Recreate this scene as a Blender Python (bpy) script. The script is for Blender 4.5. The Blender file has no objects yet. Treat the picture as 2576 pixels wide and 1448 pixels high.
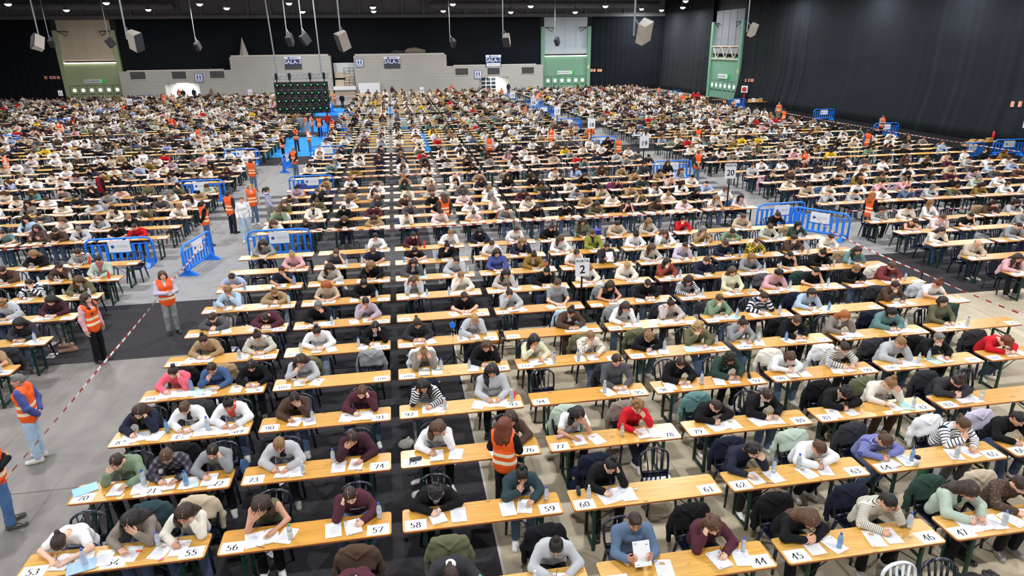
import bpy, math, random, numpy as np, time
from mathutils import Matrix, Vector
T0 = time.time()
SC = bpy.context.scene
COL = SC.collection
R_ = random.Random(7)

# ------------------------------------------------------------------ camera
YAW, PITCH, ROLL, FPX, CAMZ = 0.1669, 0.3493, -0.0119, 1683.1, 6.8336
def cam_axes():
    cy, sy, cp, sp, cr, sr = math.cos(YAW), math.sin(YAW), math.cos(PITCH), math.sin(PITCH), math.cos(ROLL), math.sin(ROLL)
    f = np.array([sy*cp, cy*cp, -sp]); r = np.array([cy, -sy, 0.]); u = np.cross(r, f)
    return r*cr+u*sr, -r*sr+u*cr, f
CR, CU, CF = cam_axes()
cam = bpy.data.cameras.new('camera'); cam.sensor_width = 36; cam.sensor_fit = 'HORIZONTAL'
cam.lens = FPX*36/2576; cam.clip_end = 400
camo = bpy.data.objects.new('camera', cam); COL.objects.link(camo)
camo.matrix_world = Matrix(((CR[0], CU[0], -CF[0], 0), (CR[1], CU[1], -CF[1], 0), (CR[2], CU[2], -CF[2], CAMZ), (0, 0, 0, 1)))
SC.camera = camo
def ray(u, v): return CF*FPX+CR*(u-1288)-CU*(v-724)
def on_z(u, v, z=0.):                    # photograph pixel -> world point at height z
    d = ray(u, v); t = (z-CAMZ)/d[2]; return d[0]*t, d[1]*t
def on_y(u, v, y):
    d = ray(u, v); t = y/d[1]; return d[0]*t, CAMZ+d[2]*t
def on_x(u, v, x):
    d = ray(u, v); t = x/d[0]; return d[1]*t, CAMZ+d[2]*t
def to_px(x, y, z):
    D = np.array([x, y, z-CAMZ]); w = D@CF
    return 1288+FPX*(D@CR)/w, 724-FPX*(D@CU)/w

# ------------------------------------------------------------------ world, exposure
w = bpy.data.worlds.new('world'); SC.world = w; w.use_nodes = True
w.node_tree.nodes['Background'].inputs[0].default_value = (.86, .93, 1, 1)
w.node_tree.nodes['Background'].inputs[1].default_value = 0.55
SC.view_settings.view_transform = 'Standard'; SC.view_settings.look = 'None'
SC.view_settings.gamma = 1; SC.view_settings.use_curve_mapping = False
SC.view_settings.exposure = 0.28
try:
    SC.cycles.max_bounces = 4; SC.cycles.diffuse_bounces = 3; SC.cycles.glossy_bounces = 2
    SC.cycles.transmission_bounces = 4; SC.cycles.transparent_max_bounces = 6
    SC.cycles.sample_clamp_indirect = 4; SC.cycles.use_light_tree = True
    SC.cycles.denoising_prefilter = 'FAST'
    SC.cycles.caustics_reflective = False; SC.cycles.caustics_refractive = False
except Exception: pass
LAMP_W = 520.0

# ------------------------------------------------------------------ helpers
def lin(h):
    h = h.lstrip('#'); c = [int(h[i:i+2], 16)/255 for i in (0, 2, 4)]
    return tuple(x/12.92 if x <= .04045 else ((x+.055)/1.055)**2.4 for x in c)
def mat(name, hexc='#808080', rough=.7, spec=.5, metal=0., emis=None, es=0., objcol=False, noise=0., nscale=8., coat=0., trans=0., bump=0., bscale=40.):
    m = bpy.data.materials.new(name); m.use_nodes = True; nt = m.node_tree; b = nt.nodes['Principled BSDF']
    b.inputs['Roughness'].default_value = rough; b.inputs['Metallic'].default_value = metal
    b.inputs['Specular IOR Level'].default_value = spec
    b.inputs['Base Color'].default_value = (*lin(hexc), 1)
    if coat: b.inputs['Coat Weight'].default_value = coat; b.inputs['Coat Roughness'].default_value = .2
    if trans: b.inputs['Transmission Weight'].default_value = trans; b.inputs['IOR'].default_value = 1.25
    if emis: b.inputs['Emission Color'].default_value = (*lin(emis), 1); b.inputs['Emission Strength'].default_value = es
    src = None
    if objcol:
        oi = nt.nodes.new('ShaderNodeObjectInfo'); src = oi.outputs['Color']
    if noise:
        n = nt.nodes.new('ShaderNodeTexNoise'); n.inputs['Scale'].default_value = nscale; n.inputs['Detail'].default_value = 3
        tc = nt.nodes.new('ShaderNodeTexCoord'); nt.links.new(tc.outputs['Object'], n.inputs['Vector'])
        mr = nt.nodes.new('ShaderNodeMapRange'); mr.inputs['From Min'].default_value = .3; mr.inputs['From Max'].default_value = .7
        mr.inputs['To Min'].default_value = 1-noise; mr.inputs['To Max'].default_value = 1+noise
        nt.links.new(n.outputs['Fac'], mr.inputs['Value'])
        mx = nt.nodes.new('ShaderNodeVectorMath'); mx.operation = 'SCALE'
        if src is None: mx.inputs[0].default_value = lin(hexc)
        else: nt.links.new(src, mx.inputs[0])
        nt.links.new(mr.outputs[0], mx.inputs['Scale']); src = mx.outputs[0]
    if src is not None: nt.links.new(src, b.inputs['Base Color'])
    if bump:
        n2 = nt.nodes.new('ShaderNodeTexNoise'); n2.inputs['Scale'].default_value = bscale; n2.inputs['Detail'].default_value = 4
        tc2 = nt.nodes.new('ShaderNodeTexCoord'); nt.links.new(tc2.outputs['Object'], n2.inputs['Vector'])
        bp = nt.nodes.new('ShaderNodeBump'); bp.inputs['Strength'].default_value = bump; bp.inputs['Distance'].default_value = .02
        nt.links.new(n2.outputs['Fac'], bp.inputs['Height']); nt.links.new(bp.outputs[0], b.inputs['Normal'])
    return m
class N:                                 # terse node graph helper
    def __init__(s, m): s.nt = m.node_tree; s.b = s.nt.nodes['Principled BSDF']
    def n(s, t, **k):
        x = s.nt.nodes.new('ShaderNode'+t)
        for a, v in k.items():
            if hasattr(x, a): setattr(x, a, v)
        return x
    def l(s, a, b): s.nt.links.new(a, b)
    def math(s, op, a, b=None):
        x = s.n('Math'); x.operation = op
        for i, v in enumerate((a, b)):
            if v is None: continue
            if isinstance(v, (int, float)): x.inputs[i].default_value = v
            else: s.l(v, x.inputs[i])
        return x.outputs[0]
    def mix(s, f, a, b):
        x = s.n('Mix'); x.data_type = 'RGBA'
        for i, v in ((0, f), (6, a), (7, b)):
            if isinstance(v, (int, float)): x.inputs[i].default_value = v
            elif isinstance(v, tuple): x.inputs[i].default_value = (*v, 1)
            else: s.l(v, x.inputs[i])
        return x.outputs[2]

class MB:                                # collects simple solids into one mesh
    def __init__(s): s.v = []; s.f = []; s.m = []; s.mi = 0
    def add(s, vs, fs):
        b = len(s.v); s.v += [tuple(p) for p in vs]; s.f += [tuple(b+i for i in f) for f in fs]; s.m += [s.mi]*len(fs); return s
    def box(s, x0, x1, y0, y1, z0, z1, M=None):
        vs = [Vector((x, y, z)) for z in (z0, z1) for y in (y0, y1) for x in (x0, x1)]
        if M is not None: vs = [M@p for p in vs]
        return s.add(vs, [(0, 2, 3, 1), (4, 5, 7, 6), (0, 1, 5, 4), (2, 6, 7, 3), (0, 4, 6, 2), (1, 3, 7, 5)])
    def tube(s, pts, r, n=8, caps=True, flat=None):
        pts = [Vector(p) for p in pts]; rs = r if isinstance(r, (list, tuple)) else [r]*len(pts)
        vs = []; up0 = None
        for i, p in enumerate(pts):
            t = (pts[min(i+1, len(pts)-1)]-pts[max(i-1, 0)]).normalized()
            if up0 is None: up0 = Vector((0, 0, 1)) if abs(t.z) < .9 else Vector((1, 0, 0))
            a = t.cross(up0)
            if a.length < 1e-4: a = t.orthogonal()
            a.normalize(); b = a.cross(t).normalized(); up0 = b
            fx, fy = flat or (1, 1)
            for k in range(n):
                an = 2*math.pi*(k+.5)/n; vs.append(p+a*(math.cos(an)*rs[i]*fx)+b*(math.sin(an)*rs[i]*fy))
        fs = [(i*n+k, i*n+(k+1) % n, (i+1)*n+(k+1) % n, (i+1)*n+k) for i in range(len(pts)-1) for k in range(n)]
        if caps: fs += [tuple(range(n-1, -1, -1)), tuple((len(pts)-1)*n+k for k in range(n))]
        return s.add(vs, fs)
    def lathe(s, prof, n=16, M=None):    # prof: (radius, z)
        vs = [Vector((r*math.cos(2*math.pi*k/n), r*math.sin(2*math.pi*k/n), z)) for r, z in prof for k in range(n)]
        if M is not None: vs = [M@p for p in vs]
        fs = [(i*n+k, i*n+(k+1) % n, (i+1)*n+(k+1) % n, (i+1)*n+k) for i in range(len(prof)-1) for k in range(n)]
        fs += [tuple(range(n-1, -1, -1)), tuple((len(prof)-1)*n+k for k in range(n))]
        return s.add(vs, fs)
    def prism(s, poly, d0, d1, M=None):  # polygon in xz, extruded along y
        n = len(poly); vs = [Vector((x, d0, z)) for x, z in poly]+[Vector((x, d1, z)) for x, z in poly]
        if M is not None: vs = [M@p for p in vs]
        fs = [tuple(range(n)), tuple(range(2*n-1, n-1, -1))]+[(i, n+i, n+(i+1) % n, (i+1) % n) for i in range(n)]
        return s.add(vs, fs)
    def mesh(s, name, mats, smooth=False):
        me = bpy.data.meshes.new(name); me.from_pydata([tuple(p) for p in s.v], [], s.f)
        for m in (mats if isinstance(mats, (list, tuple)) else [mats]): me.materials.append(m)
        if any(s.m): me.polygons.foreach_set('material_index', s.m)
        if smooth: me.polygons.foreach_set('use_smooth', [True]*len(s.f))
        me.update(); return me
def npmesh(name, V, Q, mats, smooth=True, mi=None):
    me = bpy.data.meshes.new(name); nv, nq = len(V), len(Q); k = Q.shape[1]
    me.vertices.add(nv); me.vertices.foreach_set('co', np.ascontiguousarray(V, np.float32).ravel())
    me.loops.add(nq*k); me.loops.foreach_set('vertex_index', np.ascontiguousarray(Q, np.int32).ravel())
    me.polygons.add(nq); me.polygons.foreach_set('loop_start', np.arange(0, nq*k, k, dtype=np.int32))
    me.polygons.foreach_set('loop_total', np.full(nq, k, np.int32))
    if smooth: me.polygons.foreach_set('use_smooth', np.ones(nq, bool))
    for m in (mats if isinstance(mats, (list, tuple)) else [mats]): me.materials.append(m)
    if mi is not None: me.polygons.foreach_set('material_index', np.asarray(mi, np.int32))
    me.update(calc_edges=True); return me
def put(name, me, parent=None, loc=None, rotz=0, color=None, M=None):
    o = bpy.data.objects.new(name, me); COL.objects.link(o)
    if parent is not None: o.parent = parent
    if M is not None: o.matrix_local = M
    else:
        if loc is not None: o.location = loc
        if rotz: o.rotation_euler.z = rotz
    if color is not None: o.color = (*color, 1)
    return o
def tag(o, label, cat, group=None, kind=None):
    o['label'] = label; o['category'] = cat
    if group: o['group'] = group
    if kind: o['kind'] = kind
    return o
def thing(name, label, cat, loc=(0, 0, 0), rotz=0, group=None, sx=1):
    o = bpy.data.objects.new(name, None); COL.objects.link(o); o.location = loc; o.rotation_euler.z = rotz
    o.empty_display_size = .1
    if sx != 1: o.scale.x = sx
    return tag(o, label, cat, group)
def struct(name, mb, m, smooth=False):
    o = put(name, mb.mesh(name, m, smooth)); o['kind'] = 'structure'; return o
_fc = {}
def text_geo(s, size=1.0):               # outline text as (verts, tris) in the xz plane, centred
    if s not in _fc:
        cu = bpy.data.curves.new('t', 'FONT'); cu.body = s; cu.align_x = 'CENTER'; cu.align_y = 'CENTER'; cu.size = 1; cu.resolution_u = 3; cu.offset = .014
        ob = bpy.data.objects.new('t', cu); COL.objects.link(ob); bpy.context.view_layer.update()
        me = bpy.data.meshes.new_from_object(ob.evaluated_get(bpy.context.evaluated_depsgraph_get()))
        _fc[s] = ([tuple(v.co) for v in me.vertices], [tuple(p.vertices) for p in me.polygons])
        bpy.data.objects.remove(ob); bpy.data.curves.remove(cu); bpy.data.meshes.remove(me)
    vs, fs = _fc[s]
    return vs, fs
def add_text(mb, s, size, M):            # M maps text plane (x right, y up, z out) to the object
    vs, fs = text_geo(s); mb.add([M@(Vector((x*size, y*size, 0))) for x, y, z in vs], fs)
# serif numerals drawn with a broad nib
def arc(cx, cy, rx, ry, a0, a1, n=14):
    return [(cx+rx*math.cos(math.radians(a0+(a1-a0)*i/n)), cy+ry*math.sin(math.radians(a0+(a1-a0)*i/n))) for i in range(n+1)]
DIG = {'0': [arc(.3, .5, .23, .44, 0, 360, 24)], '1': [[(.14, .8), (.32, .95), (.32, .03)], [(.14, .03), (.5, .03)]],
       '2': [arc(.29, .7, .2, .24, 165, -30)+[(.3, .3), (.08, .06)], [(.07, .05), (.3, .05), (.54, .05), (.56, .17)]],
       '3': [arc(.27, .73, .18, .21, 150, -90)+arc(.27, .28, .23, .24, 90, -160)],
       '4': [[(.42, .03), (.42, .95)], [(.42, .95), (.05, .3)], [(.03, .3), (.58, .3)], [(.28, .03), (.56, .03)]], '5': [[(.5, .91), (.17, .91)], [(.17, .93), (.13, .54)], arc(.27, .31, .23, .26, 115, -150)],
       '6': [arc(.5, .42, .42, .53, 105, 180, 8)+arc(.3, .29, .22, .26, 170, -190, 22)], '7': [[(.07, .8), (.08, .91), (.54, .91)], [(.54, .93), (.22, .03)]],
       '8': [arc(.3, .73, .17, .21, 0, 360, 20), arc(.3, .27, .22, .25, 0, 360, 20)],
       '9': [[(.6-x, .97-y) for x, y in arc(.5, .42, .42, .53, 105, 180, 8)+arc(.3, .29, .22, .26, 170, -190, 22)]]}
def add_number(mb, s, h, M):
    wd = .66*h; x0 = -wd*len(s)/2
    for ch in s:
        for path in DIG[ch]:
            P = [(x0+p[0]*h, p[1]*h-h/2) for p in path]; L = []; Rr = []
            for i, p in enumerate(P):
                a, b = P[max(i-1, 0)], P[min(i+1, len(P)-1)]; dx, dy = b[0]-a[0], b[1]-a[1]; q = math.hypot(dx, dy) or 1
                wv = h*(.026+.044*abs(dy)/q); nx, ny = -dy/q*wv, dx/q*wv
                L.append((p[0]+nx, p[1]+ny)); Rr.append((p[0]-nx, p[1]-ny))
            n = len(P); mb.add([M@Vector((x, y, 0)) for x, y in Rr+L], [(i, i+1, n+i+1, n+i) for i in range(n-1)])
        x0 += wd
# ------------------------------------------------------------------ materials
M_ = {}
def mk_floor():
    m = mat('floor_concrete', '#9a948a', .55, .35); g = N(m); tc = g.n('TexCoord'); sp = g.n('SeparateXYZ'); g.l(tc.outputs['Object'], sp.inputs[0])
    a = g.n('TexNoise'); a.inputs['Scale'].default_value = .5; a.inputs['Detail'].default_value = 6; g.l(tc.outputs['Object'], a.inputs['Vector'])
    b = g.n('TexNoise'); b.inputs['Scale'].default_value = 3.; b.inputs['Detail'].default_value = 8; g.l(tc.outputs['Object'], b.inputs['Vector'])
    st = g.n('Mapping'); st.inputs['Scale'].default_value = (3.2, .25, 1); g.l(tc.outputs['Object'], st.inputs[0])
    c = g.n('TexNoise'); c.inputs['Scale'].default_value = 1.; c.inputs['Detail'].default_value = 4; g.l(st.outputs[0], c.inputs['Vector'])
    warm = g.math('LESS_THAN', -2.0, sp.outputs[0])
    base = g.mix(warm, lin('#88827d'), lin('#bfb298'))  # right-hand beige is the warm cast of the hall lighting, painted into the concrete
    mr = g.n('MapRange'); mr.inputs['From Min'].default_value = .3; mr.inputs['From Max'].default_value = .7; mr.inputs['To Min'].default_value = .64; mr.inputs['To Max'].default_value = 1.2
    v = g.math('ADD', g.math('MULTIPLY', a.outputs[0], .4), g.math('ADD', g.math('MULTIPLY', b.outputs[0], .25), g.math('MULTIPLY', c.outputs[0], .35)))
    g.l(v, mr.inputs[0])
    jo = None
    for per, off, wd in ((4.7, 3.75, .035), (2.35, .4, .012)):
        fr = g.math('FRACT', g.math('DIVIDE', g.math('ADD', sp.outputs[0], off+47), per)); k = g.math('LESS_THAN', fr, wd/per)
        jo = k if jo is None else g.math('MAXIMUM', jo, k)
    fy = g.math('LESS_THAN', g.math('FRACT', g.math('DIVIDE', sp.outputs[1], 5.2)), .006); jo = g.math('MAXIMUM', jo, fy)
    sc = g.math('MULTIPLY', mr.outputs[0], g.math('SUBTRACT', 1., g.math('MULTIPLY', jo, .5)))
    x = g.n('VectorMath', operation='SCALE'); g.l(base, x.inputs[0]); g.l(sc, x.inputs['Scale']); g.l(x.outputs[0], g.b.inputs['Base Color'])
    return m
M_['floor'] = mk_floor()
M_['carpet_black'] = mat('carpet_black', '#39373a', .9, .15, noise=.18, nscale=14)
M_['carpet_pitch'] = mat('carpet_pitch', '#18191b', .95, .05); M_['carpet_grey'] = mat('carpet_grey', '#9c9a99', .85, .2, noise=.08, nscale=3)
M_['carpet_dark'] = mat('carpet_dark', '#5d5d5f', .9, .15, noise=.12, nscale=8)
M_['carpet_blue'] = mat('carpet_blue', '#2e9ae6', .85, .2, noise=.06, nscale=5)
M_['strip'] = mat('carpet_edge', '#c9c4bb', .6)
def mk_wood():
    m = mat('pine', '#d8a45c', .33, .5, coat=.25); g = N(m); tc = g.n('TexCoord'); oi = g.n('ObjectInfo')
    off = g.n('VectorMath', operation='ADD'); sc = g.n('VectorMath', operation='SCALE'); g.l(oi.outputs['Random'], sc.inputs['Scale']); sc.inputs[0].default_value = (41., 17., 5.)
    g.l(tc.outputs['Object'], off.inputs[0]); g.l(sc.outputs[0], off.inputs[1])
    mp = g.n('Mapping'); mp.inputs['Scale'].default_value = (1.1, 22, 1); g.l(off.outputs[0], mp.inputs[0])
    a = g.n('TexNoise'); a.inputs['Scale'].default_value = 1.4; a.inputs['Detail'].default_value = 5; a.inputs['Distortion'].default_value = .6; g.l(mp.outputs[0], a.inputs['Vector'])
    mp2 = g.n('Mapping'); mp2.inputs['Scale'].default_value = (2.2, 5.5, 1); g.l(off.outputs[0], mp2.inputs[0])
    vo = g.n('TexVoronoi'); vo.inputs['Scale'].default_value = 1.15; g.l(mp2.outputs[0], vo.inputs['Vector'])
    kn = g.n('MapRange'); kn.inputs['From Min'].default_value = .05; kn.inputs['From Max'].default_value = .16; kn.inputs['To Min'].default_value = 1; kn.inputs['To Max'].default_value = 0; g.l(vo.outputs['Distance'], kn.inputs[0])
    sp = g.n('SeparateXYZ'); g.l(off.outputs[0], sp.inputs[0])
    pl = g.math('FLOOR', g.math('DIVIDE', sp.outputs[1], .118)); wn = g.n('TexWhiteNoise', noise_dimensions='1D'); g.l(pl, wn.inputs['W'])
    tone = g.math('ADD', g.math('MULTIPLY', oi.outputs['Random'], .75), g.math('MULTIPLY', wn.outputs[0], .25))
    base = g.mix(tone, lin('#d9962f'), lin('#e7be6c'))
    gr = g.n('MapRange'); gr.inputs['From Min'].default_value = .35; gr.inputs['From Max'].default_value = .75; gr.inputs['To Min'].default_value = 0; gr.inputs['To Max'].default_value = .55; g.l(a.outputs[0], gr.inputs[0])
    c1 = g.mix(gr.outputs[0], base, lin('#b97a24')); c2 = g.mix(g.math('MULTIPLY', kn.outputs[0], .8), c1, lin('#6e3f16'))
    g.l(c2, g.b.inputs['Base Color']); return m
M_['wood'] = mk_wood()
M_['edge'] = mat('table_edge', '#a8623c', .5)
M_['green'] = mat('leg_green', '#1b3b31', .5, .4, metal=.2)
M_['chair'] = mat('navy_plastic', '#15182a', .22, .6, coat=.3)
M_['chairs'] = mat('chair_plastic', '#15182a', .22, .6, objcol=True, coat=.3)
M_['paper'] = mat('paper', '#f2f2f5', .8, .2, objcol=True)
M_['ink'] = mat('ink', '#23242c', .8, .1); M_['ink2'] = mat('print_grey', '#c3c3cb', .8, .1)
M_['pic'] = mat('print_tan', '#c2a27e', .8, .1); M_['pinkp'] = mat('print_pink', '#e8536a', .8)
M_['cloth'] = mat('cloth', '#888888', .88, .2, objcol=True, noise=.05, nscale=5, bump=.32, bscale=15)
M_['plain'] = mat('solid_colour', '#888888', .55, .4, objcol=True)
M_['gloss'] = mat('gloss_colour', '#888888', .25, .5, objcol=True)
M_['steel'] = mat('steel', '#9aa0a5', .4, .5, metal=.7); M_['dkmetal'] = mat('dark_metal', '#33363b', .5, .4, metal=.4)
M_['white'] = mat('white_board', '#eceef2', .7)
M_['blue'] = mat('barrier_blue', '#1c80f2', .38, .5)
M_['navy'] = mat('sign_navy', '#27366f', .6); M_['aseos'] = mat('sign_blue', '#2d4ea0', .6)
def mk_drape():
    m = mat('drape_black', '#15161a', .92, .12); g = N(m); tc = g.n('TexCoord')
    mp = g.n('Mapping'); mp.inputs['Scale'].default_value = (.12, .12, .5); g.l(tc.outputs['Object'], mp.inputs[0])
    a = g.n('TexNoise'); a.inputs['Scale'].default_value = 1.; a.inputs['Detail'].default_value = 6; g.l(mp.outputs[0], a.inputs['Vector'])
    c = g.mix(a.outputs[0], lin('#101317'), lin('#1f242a')); g.l(c, g.b.inputs['Base Color'])
    g.b.inputs['Sheen Weight'].default_value = .04; return m
M_['drape'] = mk_drape()
M_['conc'] = mat('concrete_wall', '#747476', .8, noise=.08, nscale=.7); M_['conc_d'] = mat('concrete_dark', '#4c4d52', .85, noise=.12, nscale=.6)
M_['conc_l'] = mat('panel_grey', '#8d9296', .75, noise=.08, nscale=.5); M_['panelw'] = mat('panel_warm', '#d6c8b4', .75, noise=.06, nscale=.5); M_['panelc'] = mat('panel_cool', '#c3ced4', .75, noise=.06, nscale=.5)
M_['gw'] = mat('green_warm', '#a9b98f', .6, noise=.05, nscale=.5); M_['gc'] = mat('green_cool', '#79a98d', .6, noise=.05, nscale=.5)
def mk_clad():
    m = mat('cladding', '#b4b3ac', .6); g = N(m); tc = g.n('TexCoord'); sp = g.n('SeparateXYZ'); g.l(tc.outputs['Object'], sp.inputs[0])
    k = g.math('LESS_THAN', g.math('FRACT', g.math('DIVIDE', sp.outputs[2], .42)), .09)
    wn = g.n('TexNoise'); wn.inputs['Scale'].default_value = .35; g.l(tc.outputs['Object'], wn.inputs['Vector'])
    c = g.mix(g.math('MULTIPLY', k, .35), g.mix(wn.outputs[0], lin('#a9a8a3'), lin('#bdbbb2')), lin('#7d7c78')); g.l(c, g.b.inputs['Base Color']); return m
M_['clad'] = mk_clad()
M_['bulb'] = mat('bulb', '#ffffff', .5, emis='#f4f8ff', es=18.)
M_['bulbw'] = mat('bulb_warm', '#ffffff', .5, emis='#ffe9e0', es=9.)
M_['tube'] = mat('strip_light', '#ffffff', .5, emis='#fff7e6', es=3.)
M_['room'] = mat('lit_room', '#e9f1f2', .8)
M_['led'] = mat('green_led', '#30ff60', .5, emis='#38f06a', es=3.)
M_['black'] = mat('black_panel', '#121314', .6, .3)
M_['beam'] = mat('maroon_beam', '#4a1420', .6)
M_['spk'] = mat('speaker_box', '#b9b2a6', .7); M_['spkg'] = mat('speaker_grille', '#35343a', .8, noise=.2, nscale=30)
M_['red'] = mat('red_paint', '#c4251f', .4); M_['orange_s'] = mat('sign_orange', '#e8a184', .7)
M_['exitg'] = mat('exit_green', '#1fae4a', .6, emis='#1fae4a', es=.3); M_['yellow'] = mat('sign_yellow', '#e9d58a', .7)

# ------------------------------------------------------------------ lamps
def lamp_meshes():
    h = MB(); h.lathe([(.06, .62), (.12, .6), (.14, .34), (.20, .22), (.34, .03), (.345, 0), (.30, 0), (.16, .2), (.0, .22)], 18)
    b = MB(); b.lathe([(.0, -.22), (.18, -.18), (.31, -.06), (.33, .02), (.18, .18), (.0, .2)], 14)
    c = MB(); c.tube([(0, 0, .6), (0, 0, 3.2)], .02, 6)
    return h.mesh('lamp_reflector', M_['steel'], True), b.mesh('lamp_bulb', M_['bulb'], True), b.mesh('lamp_bulb_w', M_['bulbw'], True), c.mesh('lamp_rod', M_['dkmetal'])
LH, LBm, LBw, LR = lamp_meshes()
CEIL = 12.9
def lamp(x, y, z, warm=False, watt=LAMP_W, label=None):
    t = thing('high_bay_lamp', label or 'round white high bay lamp hanging above the exam tables, out of the picture', 'lamp', (x, y, z), 0, 'high bay lamps over the hall')
    put('reflector', LH, t); put('bulb', LBw if warm else LBm, t)
    put('rod', LR, t).scale.z = max(.2, (CEIL-z)/3.2)
    d = bpy.data.lights.new('lamp_light', 'AREA'); d.shape = 'DISK'; d.size = .56; d.energy = watt
    d.color = (1, .93, .88) if warm else (.97, .98, 1.)
    o = bpy.data.objects.new('lamp_light', d); COL.objects.link(o); o.parent = t; o.location = (0, 0, -.24)
far = [(1447, 30, 0), (1335, 15, 0), (1285, 30, 0), (938, 18, 0), (940, 28, 1), (1115, 27, 1), (761, 29, 0), (502, 10, 0), (570, 20, 1), (373, 24, 1), (267, 7, 1), (167, 25, 1), (20, 10, 1), (1523, 15, 0), (1725, 2, 0), (1139, 10, 1), (727, 8, 1), (1614, 22, 0)]
desc = {0: 'white', 1: 'warm tinted'}
far.sort(key=lambda a: a[0])
for i, (u, v, wm) in enumerate(far):
    yy = 101 if u == 1614 else (94 if v > 22 else 84); x, z = on_y(u, v, yy); x = min(x, 38.5)
    lamp(x, yy, z, bool(wm), LAMP_W*(.45 if wm else 1.1), ('leftmost ' if i == 0 else '')+f'{desc[wm]} high bay lamp under the far ceiling, number {i+1} from the left')
for j, y in enumerate((2, 13, 24, 36, 48, 60, 72)):
    for i, x in enumerate((-44, -33, -22, -11, 0, 11, 22, 31)):
        lamp(x+(4 if j % 2 else 0), y, 11.4, False, LAMP_W)
for j, y in enumerate((38, 46, 55, 67, 91.5, 99)):    # lamps close to the right hand drape
    lamp(39.0, y, 11.2, False, LAMP_W*1.1)

# ------------------------------------------------------------------ shell
YB, XR, XL = 104.0, 41.6, -66.0
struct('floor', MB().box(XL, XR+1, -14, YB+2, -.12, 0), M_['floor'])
struct('ceiling', MB().box(XL, XR+1, -2, YB+2, CEIL+.35, CEIL+.5), M_['conc_d'])
struct('wall_back', MB().box(XL, XR+1, YB+.7, YB+1, 0, CEIL+.35), M_['conc_d'])
struct('wall_right', MB().box(XR+.7, XR+1, -14, YB+1, 0, CEIL+.35), M_['conc_d'])
struct('wall_left', MB().box(XL-.3, XL, -14, YB+1, 0, CEIL+.35), M_['conc_d'])
for i, (y, h) in enumerate(((40, 12.35), (60, 12.35), (76.5, 12.42))):
    o = struct('trim_%d' % (i+1), MB().box(XL, XR, y, y+.6, h, CEIL+.34), M_['beam'])
b = MB()
b.box(XL, XR, YB-.1, YB+.69, 10.55, 11.0); b.box(XL, XR, YB+.3, YB+.69, 11.0, CEIL)
for x in range(-64, 42, 3): b.box(x, x+.35, YB-.02, YB+.3, 11.0, CEIL)
struct('trim_4', b, M_['conc'])
b = MB()                                  # duct line and brackets just under the roof
for x0 in (-44, 24): b.tube([(x0-18, YB-1.2, 12.1), (x0+16, YB-1.2, 12.1)], .45, 12)
struct('trim_5', b, M_['conc'], True)
def carpet(name, x0, x1, y0, y1, z, m, label):
    o = put(name, MB().box(x0, x1, y0, y1, .0005, z).mesh(name, m)); tag(o, label, 'carpet', 'carpets laid over the hall floor', 'structure'); return o
carpet('carpet_runner', -5.2, 1.04, -2, 15.5, .004, M_['carpet_black'], 'black carpet runner under the three left table columns')
struct('trim_6', MB().box(1.04, 1.08, -2, 15.5, .0005, .006), M_['strip'])
carpet('carpet_band', XL, XR-.6, 15.5, 19.3, .005, M_['carpet_black'], 'black carpet band running across the whole hall')
carpet('carpet_sheet', XL, XR-.6, 19.3, 43.0, .003, M_['carpet_grey'], 'light grey carpet covering the middle of the hall')
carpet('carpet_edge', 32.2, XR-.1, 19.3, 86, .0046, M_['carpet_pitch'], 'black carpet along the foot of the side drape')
for k, yy in enumerate((29.2, 30.5, 31.8, 33.1)):
    carpet('carpet_stripe', -9, 16.2, yy, yy+.62, .0045, M_['carpet_dark'], f'dark grey carpet stripe across the aisle, number {k+1} from the front')
carpet('carpet_runner', -5.0, 1.0, 19.3, 43, .0042, M_['carpet_dark'], 'dark grey carpet runner behind the black band')
yb = [43.0, 46.4, 56.7, 60.1, 69.8, 74.1, 83.4, 87.7, 101]
for i in range(8):
    k = ['black', 'blue'][i % 2] if i < 7 else 'grey'
    if k == 'blue': carpet('carpet_sheet', XL, XR-.6, yb[i], yb[i+1], .003, M_['carpet_grey'], f'grey carpet beside the blue carpet piece number {i//2+1}'); carpet('carpet_piece', [2.0, .6, -1.][i//2], [3.2, 1.6, 0][i//2], yb[i], yb[i+1], .0042, M_['carpet_blue'], f'narrow blue carpet piece among the tables, {["nearest", "second", "farthest"][i//2]}')
    carpet('carpet_band', -8.6 if k == 'blue' else XL, -4.7 if k == 'blue' else XR-.6, yb[i], yb[i+1], .004, M_['carpet_'+k], f'{k} carpet band across the far hall, {i+1} beyond the grey carpet')

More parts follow.
